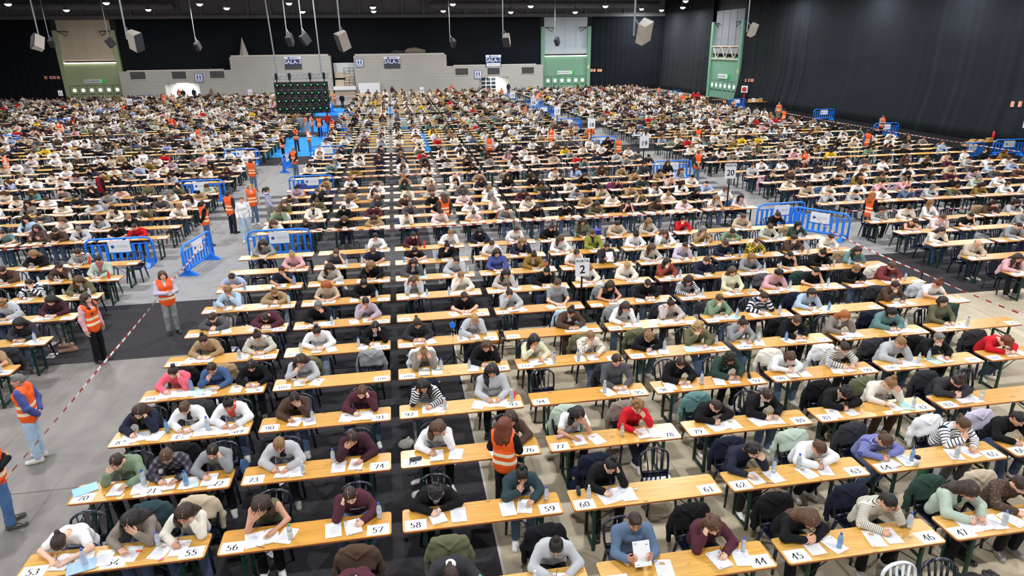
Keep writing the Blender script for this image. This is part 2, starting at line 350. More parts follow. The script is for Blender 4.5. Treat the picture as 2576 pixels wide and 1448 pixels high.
# drapes: hanging cloth with real folds
def drape(name, label, p0, p1, z0, z1, amp=.10, seed=0, bow=0., low=None, per=.9):
    L = math.dist(p0, p1); n = max(8, int(L/.14)); nz = 14; rr = random.Random(seed); ph = [rr.uniform(0, 6.3) for _ in range(6)]
    s = np.linspace(0, L, n+1); k = np.linspace(0, 1, nz+1); S, K = np.meshgrid(s, k, indexing='ij')
    f = np.sin(S*2*math.pi/per+ph[0]+1.5*np.sin(S*.7+ph[1])); f2 = np.sin(S*2*math.pi/(per*.37)+ph[2])*np.sin(S*.9+ph[3])
    A = amp*(.35+.65*(1-K))*(.4+.6*np.abs(np.sin(S*.31+ph[4])))
    dd = A*(.55*f+.45*f2)*(.25+.75*np.clip(np.sin(S*.23+ph[5])+.4, 0, 1))+bow*np.maximum(0, 1-K*3.2)**1.3
    dx, dy = (p1[0]-p0[0])/L, (p1[1]-p0[1])/L
    zl = z0 if low is None else low(S)
    X = p0[0]+dx*S-dy*dd; Y = p0[1]+dy*S+dx*dd; Z = zl+(z1-zl)*K
    V = np.stack([X, Y, Z], -1).reshape(-1, 3); a = np.arange((n+1)*(nz+1)).reshape(n+1, nz+1)
    Q = np.stack([a[:-1, :-1], a[1:, :-1], a[1:, 1:], a[:-1, 1:]], -1).reshape(-1, 4)
    me = npmesh(name, V, Q, M_['drape']); o = put(name, me)
    sm = o.modifiers.new('thick', 'SOLIDIFY'); sm.thickness = .02
    return tag(o, label, 'drape')
LD0, LD1 = -43.9, -36.2
RD0, RD1 = 22.3, 30.0
drape('black_drape', 'black drape left of the left green door bay on the far wall', (XL+.2, YB-.15), (LD0-.1, YB-.15), 0, 10.5, .12, 1)
def lowz(S):
    x = LD1+.3+S
    z = np.where(x < -22, 3.9, 5.3); z = np.where((x > -8.6) & (x < -5), 4.3+.9*((x+6.2)/2.4)**2*(x < -6.2), z)
    return np.where(x > 8.4, 3.9, z)
drape('black_drape', 'wide black drape above the grey clad building on the far wall', (LD1+.3, YB-.15), (RD0-.1, YB-.15), 4, 10.5, .06, 2, low=lowz)
drape('black_drape', 'black drape between the right green door bay and the hall corner', (RD1+.1, YB-.15), (XR-.1, YB-.15), 0, 10.5, .12, 3)
drape('black_drape', 'black drape on the side wall beyond the green side door', (XR-.15, YB-.3), (XR-.15, 87.2), 0, 12.4, .10, 4, bow=-.25, per=1.5)
drape('black_drape', 'long black drape on the side wall nearer than the green side door', (XR-.15, 78.6), (XR-.15, 22), 0, 12.6, .085, 5, bow=-.7, per=2.6)

# ------------------------------------------------------------------ door bays
def bay(lbl, M, W, mg, mp, truss=False):
    """local x 0..W to the right, y 0 = face, -y into the hall, z up"""
    t = thing('green_door_bay', lbl, 'emergency door'); t.matrix_world = M
    for x in (0, W-.55): put('frame_post', MB().box(x, x+.55, -.25, .5, 0, 9.2).mesh('bay_frame', mg), t)
    put('lower_panel', MB().box(.55, W-.55, 0, .2, 2.15, 5.0).mesh('bay_low', mg), t)
    u = MB(); u.box(.55, W-.55, .1, .3, 5.35, 10.5)
    u.box(.55, W-.55, -.1, .1, 5.45, 6.1)
    for k in range(1, 4): x = .55+(W-1.1)*k/4; u.box(x-.04, x+.04, .05, .1, 6.1, 10.4)
    for z in (7.2, 8.3, 9.4): u.box(.55, W-.55, .07, .1, z, z+.04)
    put('upper_panel', u.mesh('bay_up', mp), t)
    if truss:
        tr = MB(); tr.box(.55, W-.55, -.2, 0, 4.7, 4.85); tr.box(.55, W-.55, -.2, 0, 6.2, 6.35)
        for k in range(6):
            x = .8+(W-1.6)*k/6; x2 = .8+(W-1.6)*(k+1)/6; a, c = (4.8, 6.3) if k % 2 else (6.3, 4.8)
            tr.tube([(x, -.12, a), (x2, -.12, c)], .07, 6)
        put('truss', tr.mesh('bay_truss', M_['panelw']), t)
    else:
        put('strip_light', MB().box(.6, W-.6, -.16, -.06, 5.02, 5.14).mesh('bay_tube', M_['tube']), t)
    br = MB()
    for x0, s in ((.5, 1), (W-.5, -1)):
        br.tube([(x0, -.2, 9.1), (x0+1.4*s, -.2, 9.05)], .05, 6); br.tube([(x0+.2*s, -.2, 9.1), (x0+1.2*s, -.2, 8.5), (x0+1.4*s, -.2, 9.05)], .04, 6)
    put('bracket', br.mesh('bay_br', M_['dkmetal']), t)
    nD = 6; dw = (W-1.2)/nD
    for k in range(nD):
        x = .6+k*dw; d = put('door_leaf', MB().box(x+.03, x+dw-.03, -.06, .1, .02, 2.1).mesh('leaf', mg), t)
        p = MB(); p.lathe([(0, .0), (.23, .0), (.23, .03), (0, .03)], 20, Matrix.Translation((x+dw/2, -.065, 1.55))@Matrix.Rotation(math.pi/2, 4, 'X'))
        put('porthole', p.mesh('porthole', M_['room_lit']), d)
        put('push_bar', MB().box(x+.2, x+dw-.2, -.14, -.06, 1.0, 1.06).mesh('pushbar', M_['dkmetal']), d)
    sg = put('exit_sign', MB().box(W*.33, W*.63, -.12, -.02, 2.45, 2.95).mesh('exit', M_['white']), t)
    tx = MB(); add_text(tx, 'SAÍDA DE EMERXENCIA', .19, Matrix.Translation((W*.465, -.125, 2.7))@Matrix.Rotation(math.pi/2, 4, 'X'))
    put('lettering', tx.mesh('exit_t', M_['ink']), sg)
    put('green_pictogram', MB().box(W*.63, W*.68, -.12, -.02, 2.45, 2.95).mesh('exit_g', M_['exitg']), sg)
    put('notice', MB().box(W-.45, W-.2, -.27, -.25, 3.2, 3.7).mesh('notice', M_['yellow']), t)
    return t
M_['room_lit'] = mat('porthole_glow', '#ffffff', .5, emis='#f4f7ea', es=1.1)
bay('tall green emergency door bay with warm grey panel, left on the far wall', Matrix.Translation((LD0, YB, 0)), LD1-LD0, M_['gw'], M_['panelw'])
bay('tall green emergency door bay with cool grey panel, right on the far wall', Matrix.Translation((RD0, YB, 0)), RD1-RD0, M_['gc'], M_['panelc'])
bay('tall green emergency door bay with truss on the side wall', Matrix.Translation((XR-.1, 87.1, 0))@Matrix.Rotation(-math.pi/2, 4, 'Z'), 8.4, M_['gc'], M_['conc_l'], True)

# ------------------------------------------------------------------ grey clad building on the far wall
YF = 101.5
def xb(u): return on_y(u, 190, YF)[0]
ztop = {}
def build(name, u0, u1, z1, openings=()):
    b = MB(); xs = [xb(u0)]+[e for o in openings for e in (xb(o[0]), xb(o[1]))]+[xb(u1)]
    for i in range(0, len(xs), 2): b.box(xs[i], xs[i+1], YF, YB-.4, 0, z1)
    for o in openings: b.box(xb(o[0]), xb(o[1]), YF, YB-.4, o[2], z1)
    return struct(name, b, M_['clad'])
build('partition_left_low', 300, 583, 3.95, [(410, 497, 2.35)])
build('partition_left_tall', 583, 835, 5.6)
build('partition_right_tall', 893, 1125, 5.55)
build('partition_right_low', 1125, 1366, 3.95, [(1206, 1280, 2.35)])
b = MB()
for u0, u1, h in ((583, 835, 5.6), (893, 1125, 5.55)): b.box(xb(u0)+.2, xb(u1)-.3, YF+.1, YB-.5, h, h+.22)
for u0, u1 in ((300, 583), (1125, 1366)): b.box(xb(u0)+1, xb(u1)-1, YF+.1, YF+.5, 3.95, 4.1)
struct('trim_7', b, M_['strip'])
b = MB()                                  # lit passages behind the openings
for u0, u1 in ((410, 497), (1206, 1280)):
    b.box(xb(u0), xb(u1), YB-.5, YB-.4, 0, 2.4)
struct('wall_passages', b, M_['room_lit2'] if 'room_lit2' in M_ else mat('passage_white', '#eef4f4', .8))
for k, u in enumerate((450, 1245)):
    d = bpy.data.lights.new('passage_light', 'AREA'); d.size = 1.5; d.energy = 90
    t = thing('ceiling_light', ['ceiling light inside the left lit passage of the clad building', 'ceiling light inside the right lit passage of the clad building'][k], 'lamp', (xb(u), YF+1, 2.3))
    put('diffuser', MB().box(-.7, .7, -.2, .2, -.02, .04).mesh('diff', M_['tube']), t)
    o = bpy.data.objects.new('passage_light', d); COL.objects.link(o); o.parent = t; o.location = (0, 0, -.06)
# gridded glass door in the right passage
t = thing('glazed_door', 'white gridded glass door inside the right lit passage', 'door', (xb(1212), YF+1.6, 0))
f = MB()
for k in range(4): f.box(k*.75, k*.75+.1, 0, .08, 0, 2.3)
for z in (0, .55, 1.1, 1.65, 2.2): f.box(0, 2.35, 0, .08, z, z+.1)
put('frame', f.mesh('gd_frame', M_['white']), t); put('pane', MB().box(.05, 2.3, .03, .05, .05, 2.25).mesh('gd_pane', M_['dkglass'] if 'dkglass' in M_ else mat('dark_glass', '#2a3238', .1)), t)
# stair gap between the two tall volumes
t = thing('staircase', 'pale staircase with railing between the two tall clad volumes', 'stairs', (xb(838), YF, 0)); W = xb(891)-xb(838)
b = MB(); b.box(0, W, .3, 1.6, 0, 1.45)
for k in range(8): b.box(.1, W*.55, 1.5, 2.08, 1.45, 1.45+.24*(k+1)) if k == 7 else b.box(.1, W*.55, .9+k*.15, 2.08, 1.45, 1.45+.22*(k+1))
b.box(W*.55, W, 1.2, 2.08, 1.45, 3.0); put('steps', b.mesh('steps', M_['panelw']), t)
r = MB()
for z in (1.9, 2.3, 2.7): r.tube([(W*.5, .4, z-.0), (W, .4, z)], .03, 6)
for z in (3.5, 3.9): r.tube([(W*.5, 1.2, z), (W, 1.2, z)], .03, 6)
for x in (W*.5, W*.75, W*.99): r.tube([(x, .4, 1.45), (x, .4, 2.7)], .03, 6); r.tube([(x, 1.2, 3), (x, 1.2, 3.9)], .03, 6)
put('railing', r.mesh('rail', M_['dkmetal']), t)
put('white_ledge', MB().box(-.1, W+.1, -.3, .3, 1.0, 1.5).mesh('ledge', M_['white']), t)
put('back_wall', MB().box(0, W, 2.1, 2.14, 0, 4.6).mesh('stairwall', M_['room']), t)
for k, (u0, u1, v0, v1) in enumerate(((326, 368, 181, 199), (431, 470, 180, 198), (527, 566, 179, 196), (1145, 1178, 172, 188), (1226, 1257, 171, 187), (1312, 1343, 169, 185))):
    x0, z1 = on_y(u0, v0, YF); x1, z0 = on_y(u1, v1, YF)
    t = thing('wall_vent', f'framed dark wall vent on the clad building, {["leftmost", "second", "third", "fourth", "fifth", "rightmost"][k]} of six from the left', 'vent', (x0, YF, z0), 0, 'vents on the clad building'); W, H = x1-x0, z1-z0
    f = MB(); f.box(-.1, W+.1, -.08, 0, -.1, 0); f.box(-.1, W+.1, -.08, 0, H, H+.1); f.box(-.1, 0, -.08, 0, 0, H); f.box(W, W+.1, -.08, 0, 0, H)
    put('frame', f.mesh('vent_f', M_['strip']), t)
    g = MB()
    for z in np.arange(0, H-.05, .12): g.box(0, W, -.05, -.01, z, z+.08)
    put('grille', g.mesh('vent_g', M_['spkg']), t)
RX = Matrix.Rotation(math.pi/2, 4, 'X')
def sala(u, v0, v1, txt, label, extra=None):
    x, z1 = on_y(u, v0, YF-.1); _, z0 = on_y(u, v1, YF-.1); W = 2.25; H = z1-z0
    t = thing('room_sign', label, 'sign', (x, YF-.052, z0))
    put('board', MB().box(-W/2, W/2, -.05, .05, 0, H*.78).mesh('sala_b', M_['navy']), t)
    hd = MB(); hd.box(-W/2, W/2, -.05, .05, H*.78, H); hp = put('header', hd.mesh('sala_h', M_['white']), t)
    lg = MB(); lg.lathe([(0, 0), (.14, 0), (.14, .01), (0, .01)], 16, Matrix.Translation((-.5, -.055, H*.89))@RX); lg.box(-.3, .7, -.06, -.05, H*.87, H*.91)
    put('emblem', lg.mesh('sala_l', M_['aseos']), hp)
    tx = MB(); add_text(tx, txt, .74, Matrix.Translation((0, -.06, H*.55))@RX); put('lettering', tx.mesh('sala_t', M_['white']), t)
    if extra:
        put('panel', MB().box(-W*.45, W*.45, -.07, -.05, .05, H*.32).mesh('sala_p', M_['white']), t)
        tx = MB(); add_text(tx, extra, .42, Matrix.Translation((.05, -.075, H*.18))@RX); put('panel_lettering', tx.mesh('sala_x', M_['ink2']), t)
    else: put('dark_panel', MB().box(-W/2, W/2, -.065, -.05, 0, H*.33).mesh('sala_d', M_['conc_d']), t)
sala(735, 142, 174, 'SALA-3', 'navy sign reading SALA-3 on the clad wall above the screen')
sala(985, 142, 172, 'SALA-2', 'navy sign reading SALA-2 on the tall right clad wall')
sala(1241, 138, 168, 'SALA-1', 'navy sign reading SALA-1 over the low clad wall', 'ABANCA')
for k, (u, v0, v1) in enumerate(((499, 185, 207), (904, 148, 169), (1202, 177, 198))):
    x, z1 = on_y(u, v0, YF); _, z0 = on_y(u, v1, YF); H = z1-z0
    t = thing('toilet_sign', ['blue bordered ASEOS sign on the left low clad wall', 'blue bordered ASEOS sign left of the SALA-2 sign', 'blue bordered ASEOS sign above the right passage'][k], 'sign', (x, YF-.08, z0))
    put('board', MB().box(-.52, .52, -.04, .04, 0, H).mesh('as_b', M_['aseos']), t); put('face', MB().box(-.46, .46, -.05, -.04, .06, H-.06).mesh('as_f', M_['white']), t)
    p = MB()
    for sx in (-.18, .18):
        p.lathe([(0, 0), (.08, 0), (.08, .01), (0, .01)], 12, Matrix.Translation((sx, -.052, H-.22))@RX); p.box(sx-.11, sx+.11, -.06, -.05, H*.55, H-.33); p.box(sx-.08, sx+.08, -.06, -.05, H*.36, H*.55)
    put('pictogram', p.mesh('as_p', M_['aseos']), t)
    tx = MB(); add_text(tx, 'ASEOS', .3, Matrix.Translation((0, -.06, .24))@RX); put('lettering', tx.mesh('as_t', M_['aseos']), t)
# rolled cloths on the roof, spire behind the left volume, white board
o = put('cloth_bundle', MB().tube([(xb(1022), YF+1, 5.95), (xb(1030), YF+1, 6.1), (xb(1050), YF+1, 6.15), (xb(1074), YF+1, 6.0)], [.15, .35, .42, .2], 12).mesh('bundle', mat('taupe_cloth', '#7d7568', .9), True)); tag(o, 'taupe cloth bundle lying on the right clad roof', 'cloth')
o = put('cloth_bundle', MB().tube([(xb(988), YF+1, 5.9), (xb(1000), YF+1, 6.0), (xb(1020), YF+1, 5.95)], [.1, .25, .15], 10).mesh('bundle2', mat('dark_cloth', '#3b3a3c', .9), True)); tag(o, 'dark cloth bundle lying on the right clad roof', 'cloth')
x, z1 = on_y(608, 92, YF+1.5)
o = put('pale_spire', MB().lathe([(.62, 5.7), (.3, 7.0), (.0, z1)], 4).mesh('spire', M_['strip'])); o.location = (x, YF+1.4, 0); tag(o, 'slim pale spire rising above the left clad roof', 'ornament')
x0, z1 = on_y(901, 209, YF-.5); x1, _ = on_y(955, 209, YF-.5)
o = put('white_board', MB().box(x0, x1, YF-.5, YF-.42, 0, z1).mesh('wb', M_['white'])); tag(o, 'large white board standing before the right clad wall', 'board')

# ------------------------------------------------------------------ hanging screen, seen from its back
Y = 65.
x0, z1 = on_y(688, 207, Y); x1, z0 = on_y(832, 283, Y)
t = thing('led_screen', 'black hanging LED screen back with green lights under a truss', 'screen', (x0, Y, z0)); W, H = x1-x0, z1-z0
nx, nz = 8, 4; pw, ph = W/nx, H/nz
for i in range(nx):
    for j in range(nz):
        p = MB(); p.box(i*pw+.01, (i+1)*pw-.01, 0, .1, j*ph+.01, (j+1)*ph-.01)
        p.box(i*pw+pw*.3, i*pw+pw*.7, -.07, 0, j*ph+ph*.25, j*ph+ph*.75)
        p.mi = 1
        for a in range(4):
            an = a*math.pi/2+.78; p.tube([(i*pw+pw*(.5+.2*math.cos(an)), -.04, j*ph+ph*(.5+.2*math.sin(an))), (i*pw+pw*(.5+.46*math.cos(an)), -.04, j*ph+ph*(.5+.46*math.sin(an)))], .018, 5)
        q = put('cabinet', p.mesh('cabinet', [M_['black'], M_['steel']]), t)
        put('green_light', MB().lathe([(0, 0), (.05, .01), (0, .05)], 8, Matrix.Translation((i*pw+pw*.5, -.08, j*ph+ph*.62))@RX).mesh('gl', M_['led']), q)
tr = MB()
for z in (H+.28, H+.62):
    for y in (-.1, .25): tr.tube([(-.15, y, z), (W+.15, y, z)], .03, 6)
n = 22
for k in range(n):
    x = -.1+(W+.2)*k/n; x2 = -.1+(W+.2)*(k+1)/n; a, c = (H+.28, H+.62) if k % 2 else (H+.62, H+.28)
    for y in (-.1, .25): tr.tube([(x, y, a), (x2, y, c)], .018, 5)
put('truss', tr.mesh('scr_truss', M_['steel']), t)
for fx in (.06, .3, .68, .94):
    c = MB(); c.box(W*fx-.1, W*fx+.1, -.15, .3, H+.2, H+.75); c.box(W*fx-.04, W*fx+.04, 0, .1, H, H+.3); put('clamp', c.mesh('clamp', M_['black']), t)
for fx in (.08, .9):
    c = MB(); c.tube([(W*fx, .08, H+.7), (W*fx-(.3 if fx < .5 else .12), .08, CEIL+.3-z0)], .06, 6); put('hoist_chain', c.mesh('chain', M_['steel']), t)

# ------------------------------------------------------------------ hanging loudspeakers
def speaker(u, v, y, ln, rz, tilt, label, dark=False, pole=True, w=.62, roll=0.):
    ln *= .72; w *= .92; tilt *= 1.5
    x, z = on_y(u, v, y); t = thing('hanging_speaker', label, 'loudspeaker', (x, y, z))
    Rm = Matrix.Rotation(roll, 4, 'Y')@Matrix.Rotation(rz, 4, 'Z')@Matrix.Rotation(tilt, 4, 'X')
    b = MB(); b.prism([(-w/2, -ln/2), (w/2, -ln/2), (w/2, ln/2), (-w/2, ln/2)], 0, .06, Rm@Matrix.Translation((0, -.35, 0)))
    b2 = MB(); hw = w/2; vs = [(-hw, -.3, -ln/2), (hw, -.3, -ln/2), (hw*.7, .35, -ln/2), (-hw*.7, .35, -ln/2)]
    vs += [(a, c, ln/2) for a, c, _ in vs]
    b2.add([Rm@Vector(p) for p in vs], [(0, 3, 2, 1), (4, 5, 6, 7), (0, 1, 5, 4), (1, 2, 6, 5), (2, 3, 7, 6), (3, 0, 4, 7)])
    put('cabinet', b2.mesh('spk', M_['spkg'] if dark else M_['spk']), t); put('grille', b.mesh('spkgr', M_['spkg']), t)
    if pole:
        p = MB(); c = Rm@Vector((0, .3, ln*.3)); p.tube([c, (c.x-.3, c.y+.25, c.z+.5)], .03, 6); p.tube([(c.x-.3, c.y+.25, c.z-.3), (c.x-.3, c.y+.25, CEIL+.3-z)], .045, 8)
        put('pole', p.mesh('spk_pole', M_['steel']), t)
speaker(95, 107, 55, 1.35, -.6, -.5, 'pale hanging loudspeaker over the left end of the hall', roll=-.5)
speaker(340, 103, 46, 1.5, .9, .55, 'pale hanging loudspeaker left of centre, before the left door bay', roll=-.55)
speaker(862, 103, 46, 1.5, -1.0, .55, 'pale hanging loudspeaker right of the hanging screen', roll=.5)
speaker(1275, 101, 58, 1.2, -.4, .4, 'yellowish hanging loudspeaker before the drape right of centre')
speaker(1620, 80, 34, 1.45, math.pi-.7, -.55, 'large brown hanging loudspeaker near the hall corner', roll=.5)
speaker(1893, 75, 55, 1.3, math.pi-.7, -.5, 'small brown hanging loudspeaker before the side wall drape', roll=.55)
for u, v, y, l in ((498, 115, 85, 'small dark loudspeaker hanging before the left part of the wide drape'), (1402, 104, 85, 'small dark loudspeaker hanging before the right door bay'), (1140, 108, 85, 'small dark loudspeaker hanging right of the SALA-2 wall'), (278, 107, 80, 'small dark loudspeaker hanging before the left door bay'), (130, 107, 85, 'small dark loudspeaker hanging at the far left drape'), (730, 100, 62, 'black loudspeaker, left of two hanging over the screen'), (768, 98, 62, 'black loudspeaker, right of two hanging over the screen')):
    speaker(u, v, y, 1.2, R_.uniform(-1, 1), .4, l, True, w=.5)
# small safety signs and fire posts on the drapes
def smalls(pts, fy, names):
    for (u, v), l in zip(pts, names):
        x, z = on_y(u, v, fy); o = put('safety_sign', MB().box(x-.17, x+.17, YB-.27, YB-.14, z-.2, z+.2).mesh('ss', M_['orange_s'])); tag(o, l, 'sign')
smalls([(114, 195), (127, 195), (136, 195), (146, 195)], YB-.35, [f'small orange safety sign on the far left drape, {n} of four' for n in ('first', 'second', 'third', 'last')])
smalls([(1489, 177), (1496, 177), (1506, 177), (1512, 177)], YB-.35, [f'small pale safety sign right of the right door bay, {n} of four' for n in ('first', 'second', 'third', 'last')])
for (u, v), l in zip(((1874, 202), (1882, 202), (1888, 202), (1892, 202), (2544, 262), (2563, 262)), ['first', 'second', 'third', 'last', 'nearer left', 'nearer right']):
    y, z = on_x(u, v, XR-.5); o = put('safety_sign', MB().box(XR-.44, XR-.36, y-.11, y+.11, z-.18, z+.18).mesh('ss', M_['orange_s'])); tag(o, f'small safety sign on the side wall drape, {l}', 'sign')
def extinguisher(x, y, z, label):
    t = thing('fire_extinguisher', label, 'fire extinguisher', (x, y, z))
    put('cylinder', MB().lathe([(.0, 0), (.085, 0), (.09, .05), (.09, .42), (.05, .5), (.03, .52), (0, .52)], 14).mesh('ext', M_['red'], True), t)
    put('bracket', MB().box(.05, XR-x, -.02, .02, .3, .34).mesh('extb', M_['dkmetal']), t)
    v = MB(); v.box(-.03, .03, -.09, .03, .52, .58); v.tube([(0, -.02, .55), (.1, -.02, .5), (.1, 0, .25)], .014, 6); put('valve', v.mesh('extv', M_['black']), t)
y, z = on_x(2500, 338, XR-1.15); extinguisher(XR-1.15, y, z-.28, 'red fire extinguisher on the side drape near the boxes table')
y, z = on_x(1872, 243, XR-.9); extinguisher(XR-.9, y, max(z-.2, .02), 'red fire extinguisher beside the green side door')
def hosepost(x, y, label, H=1.9):
    t = thing('fire_hose_post', label, 'fire hose', (x, y, 0))
    put('post', MB().box(-.05, .05, -.05, .05, 0, H).mesh('hp', M_['red']), t)
    put('box', MB().box(-.35, .35, -.28, -.05, H-.75, H).mesh('hb', M_['white']), t)
    put('reel', MB().lathe([(0, 0), (.25, 0), (.25, .06), (0, .06)], 18, Matrix.Translation((0, -.29, H-.38))@RX).mesh('hr', M_['red']), t)
    t.rotation_euler.z = -.7
hosepost(39.9, 37.4, 'red post with white fire hose box near the right edge', 2.2)
hosepost(40.4, 75.2, 'red fire hose post beside the side door', 2.0)
# ------------------------------------------------------------------ figures: smooth implicit bodies turned into meshes
F32 = np.float32
def A3(*p): return np.array(p, F32)
def cap(a, b, ra, rb=None, k=.02, op='u'): return ('c', np.array(a, F32), np.array(b, F32), ra, ra if rb is None else rb, k, op)
def ell(c, r, k=.02, R=None, op='u'): return ('e', np.array(c, F32), np.array(r, F32), None if R is None else np.array(R, F32), k, op)
def chain(pts, rs, k=.02): return [cap(pts[i], pts[i+1], rs[i], rs[i+1], k) for i in range(len(pts)-1)]
def pdist(p, P):
    if p[0] == 'c':
        _, a, b, ra, rb, k, op = p; d = b-a; L = float(d@d)+1e-9
        q = P-a; t = np.clip((q@d)/L, 0, 1); q -= t[..., None]*d
        return np.sqrt((q*q).sum(-1))-(ra+(rb-ra)*t)
    _, c, r, R, k, op = p; q = P-c
    if R is not None: q = q@R            # columns of R are the axes
    k0 = np.sqrt(((q/r)**2).sum(-1)); k1 = np.sqrt(((q/(r*r))**2).sum(-1))+1e-6
    return k0*(k0-1)/k1
def pbound(p):
    if p[0] == 'c': return (p[1]+p[2])/2, float(np.linalg.norm(p[2]-p[1]))/2+max(p[3], p[4])
    return p[1], float(p[2].max())
def comb(D, d, k, op):
    if op == 'u':
        h = np.maximum(k-np.abs(D-d), 0)/k; return np.minimum(D, d)-h*h*(k*.25)
    d = -d; h = np.maximum(k-np.abs(D-d), 0)/k; return np.maximum(D, d)+h*h*(k*.25)
def sdf_mesh(prims, h, noise=None, B=8):
    lo = np.min([pbound(p)[0]-pbound(p)[1] for p in prims if p[-1] == 'u'], 0)-3*h
    hi = np.max([pbound(p)[0]+pbound(p)[1] for p in prims if p[-1] == 'u'], 0)+3*h
    nb = np.ceil((hi-lo)/(h*B)).astype(int)+1
    I = np.stack(np.meshgrid(*[np.arange(n) for n in nb], indexing='ij'), -1).reshape(-1, 3)
    C = (lo+(I+.5)*(h*B)).astype(F32); br = h*B*.87+.012
    Dc = np.full(len(C), 9., F32); near = []
    for p in prims:
        d = pdist(p, C); near.append(d)
        Dc = comb(Dc, d, p[-2], p[-1])
    act = np.abs(Dc) < br+.02; ids = np.where(act)[0]
    off = (np.stack(np.meshgrid(*[np.arange(B)]*3, indexing='ij'), -1).reshape(-1, 3)*h).astype(F32)
    P = (lo+I[ids]*(h*B)).astype(F32)[:, None, :]+off[None]
    D = np.full(P.shape[:2], 9., F32)
    for p, d in zip(prims, near):
        s = np.where(d[ids] < br+p[-2]+.03)[0]
        if len(s): D[s] = comb(D[s], pdist(p, P[s]), p[-2], p[-1])
    if noise is not None: D = D+noise(P)
    G = np.where(Dc < 0, -9., 9.).astype(F32)
    full = np.repeat(np.repeat(np.repeat(G.reshape(nb), B, 0), B, 1), B, 2)
    v = full.reshape(nb[0], B, nb[1], B, nb[2], B)
    v[I[ids, 0], :, I[ids, 1], :, I[ids, 2], :] = D.reshape(-1, B, B, B)
    S = full < 0
    n = np.zeros(np.array(S.shape)-1, np.int8)
    for dx in (0, 1):
        for dy in (0, 1):
            for dz in (0, 1): n += S[dx:dx+n.shape[0], dy:dy+n.shape[1], dz:dz+n.shape[2]]
    cx = np.argwhere((n > 0) & (n < 8)); idx = np.full(n.shape, -1, np.int32); idx[tuple(cx.T)] = np.arange(len(cx))
    acc = np.zeros((len(cx), 3), F32); cnt = np.zeros(len(cx), F32)
    cor = [(a, b, c) for a in (0, 1) for b in (0, 1) for c in (0, 1)]
    val = {c: full[cx[:, 0]+c[0], cx[:, 1]+c[1], cx[:, 2]+c[2]] for c in cor}
    for a in cor:
        for ax in range(3):
            if a[ax]: continue
            b = list(a); b[ax] = 1; b = tuple(b); va, vb = val[a], val[b]; m = (va < 0) != (vb < 0)
            t = np.where(m, va/np.where(m, va-vb, 1), 0); q = np.array(a, F32)[None].repeat(len(cx), 0); q[:, ax] += t
            acc += q*m[:, None]; cnt += m
    V = lo+(cx+acc/np.maximum(cnt, 1)[:, None])*h
    Qs = []
    for ax in range(3):
        u, w_ = [(1, 2), (2, 0), (0, 1)][ax]
        sl0 = [slice(None)]*3; sl1 = [slice(None)]*3; sl0[ax] = slice(0, -1); sl1[ax] = slice(1, None)
        a, b = S[tuple(sl0)], S[tuple(sl1)]; e = np.argwhere(a != b); e = e[(e[:, u] > 0) & (e[:, w_] > 0)]
        e = e[(e[:, u] < n.shape[u]) & (e[:, w_] < n.shape[w_]) & (e[:, ax] < n.shape[ax])]
        if not len(e): continue
        fl = a[tuple(e.T)]; q = []
        for du, dw in ((0, 0), (-1, 0), (-1, -1), (0, -1)):
            f = e.copy(); f[:, u] += du; f[:, w_] += dw; q.append(idx[tuple(f.T)])
        q = np.stack(q, -1); q[~fl] = q[~fl][:, ::-1]; Qs.append(q[(q >= 0).all(1)])
    return V.astype(F32), np.concatenate(Qs)
def folds(amp=.006, f=26., seed=0.):
    def g(P):
        x, y, z = P[..., 0], P[..., 1], P[..., 2]
        a = np.sin(f*z+5*np.sin(7*x+seed)+4*np.sin(9*y+seed*2)); b = np.sin(f*.6*x+f*.7*y-f*.35*z+3*np.sin(11*z+seed))
        return (amp*(.45*a*np.clip(1.2*np.sin(5*x+3*z+seed)+.5, 0, 1)+.5*b)).astype(F32)
    return g
def rotm(pitch, yaw, roll):
    a, b, c = map(math.radians, (pitch, yaw, roll))
    return np.array(Matrix.Rotation(b, 3, 'Z')@Matrix.Rotation(a, 3, 'X')@Matrix.Rotation(c, 3, 'Y'), F32)
def unit(v): v = np.array(v, F32); return v/np.linalg.norm(v)

def head_prims(Hp, Hr):
    g = lambda *p: Hp+Hr@np.array(p, F32)
    e = lambda c, r, k=.02, op='u': ell(g(*c), r, k, Hr, op)
    P = [e((0, .012, .03), (.075, .094, .088)), e((0, -.03, -.04), (.060, .062, .066), .04), e((0, -.068, -.083), (.026, .022, .02), .03),
         e((.034, -.062, -.012), (.026, .022, .024), .03), e((-.034, -.062, -.012), (.026, .022, .024), .03)]
    P += [e((s*.031, -.092, .017), (.017, .012, .011), .012, 's') for s in (1, -1)]
    P += [e((s*.031, -.077, .014), (.013, .013, .011), .003) for s in (1, -1)]
    P += [cap(g(s*.014, -.087, .036), g(s*.048, -.076, .038), .006, .005, .008) for s in (1, -1)]
    P += [cap(g(0, -.086, .022), g(0, -.108, -.018), .007, .0115, .010), e((.011, -.098, -.022), (.008, .009, .007), .006), e((-.011, -.098, -.022), (.008, .009, .007), .006)]
    P += [cap(g(-.02, -.083, -.047), g(0, -.091, -.045), .005, .006, .004), cap(g(.02, -.083, -.047), g(0, -.091, -.045), .005, .006, .004), cap(g(-.016, -.083, -.056), g(.016, -.083, -.056), .0065, .0065, .004)]
    P += [e((s*.077, .012, .0), (.010, .02, .031), .008) for s in (1, -1)]
    return P
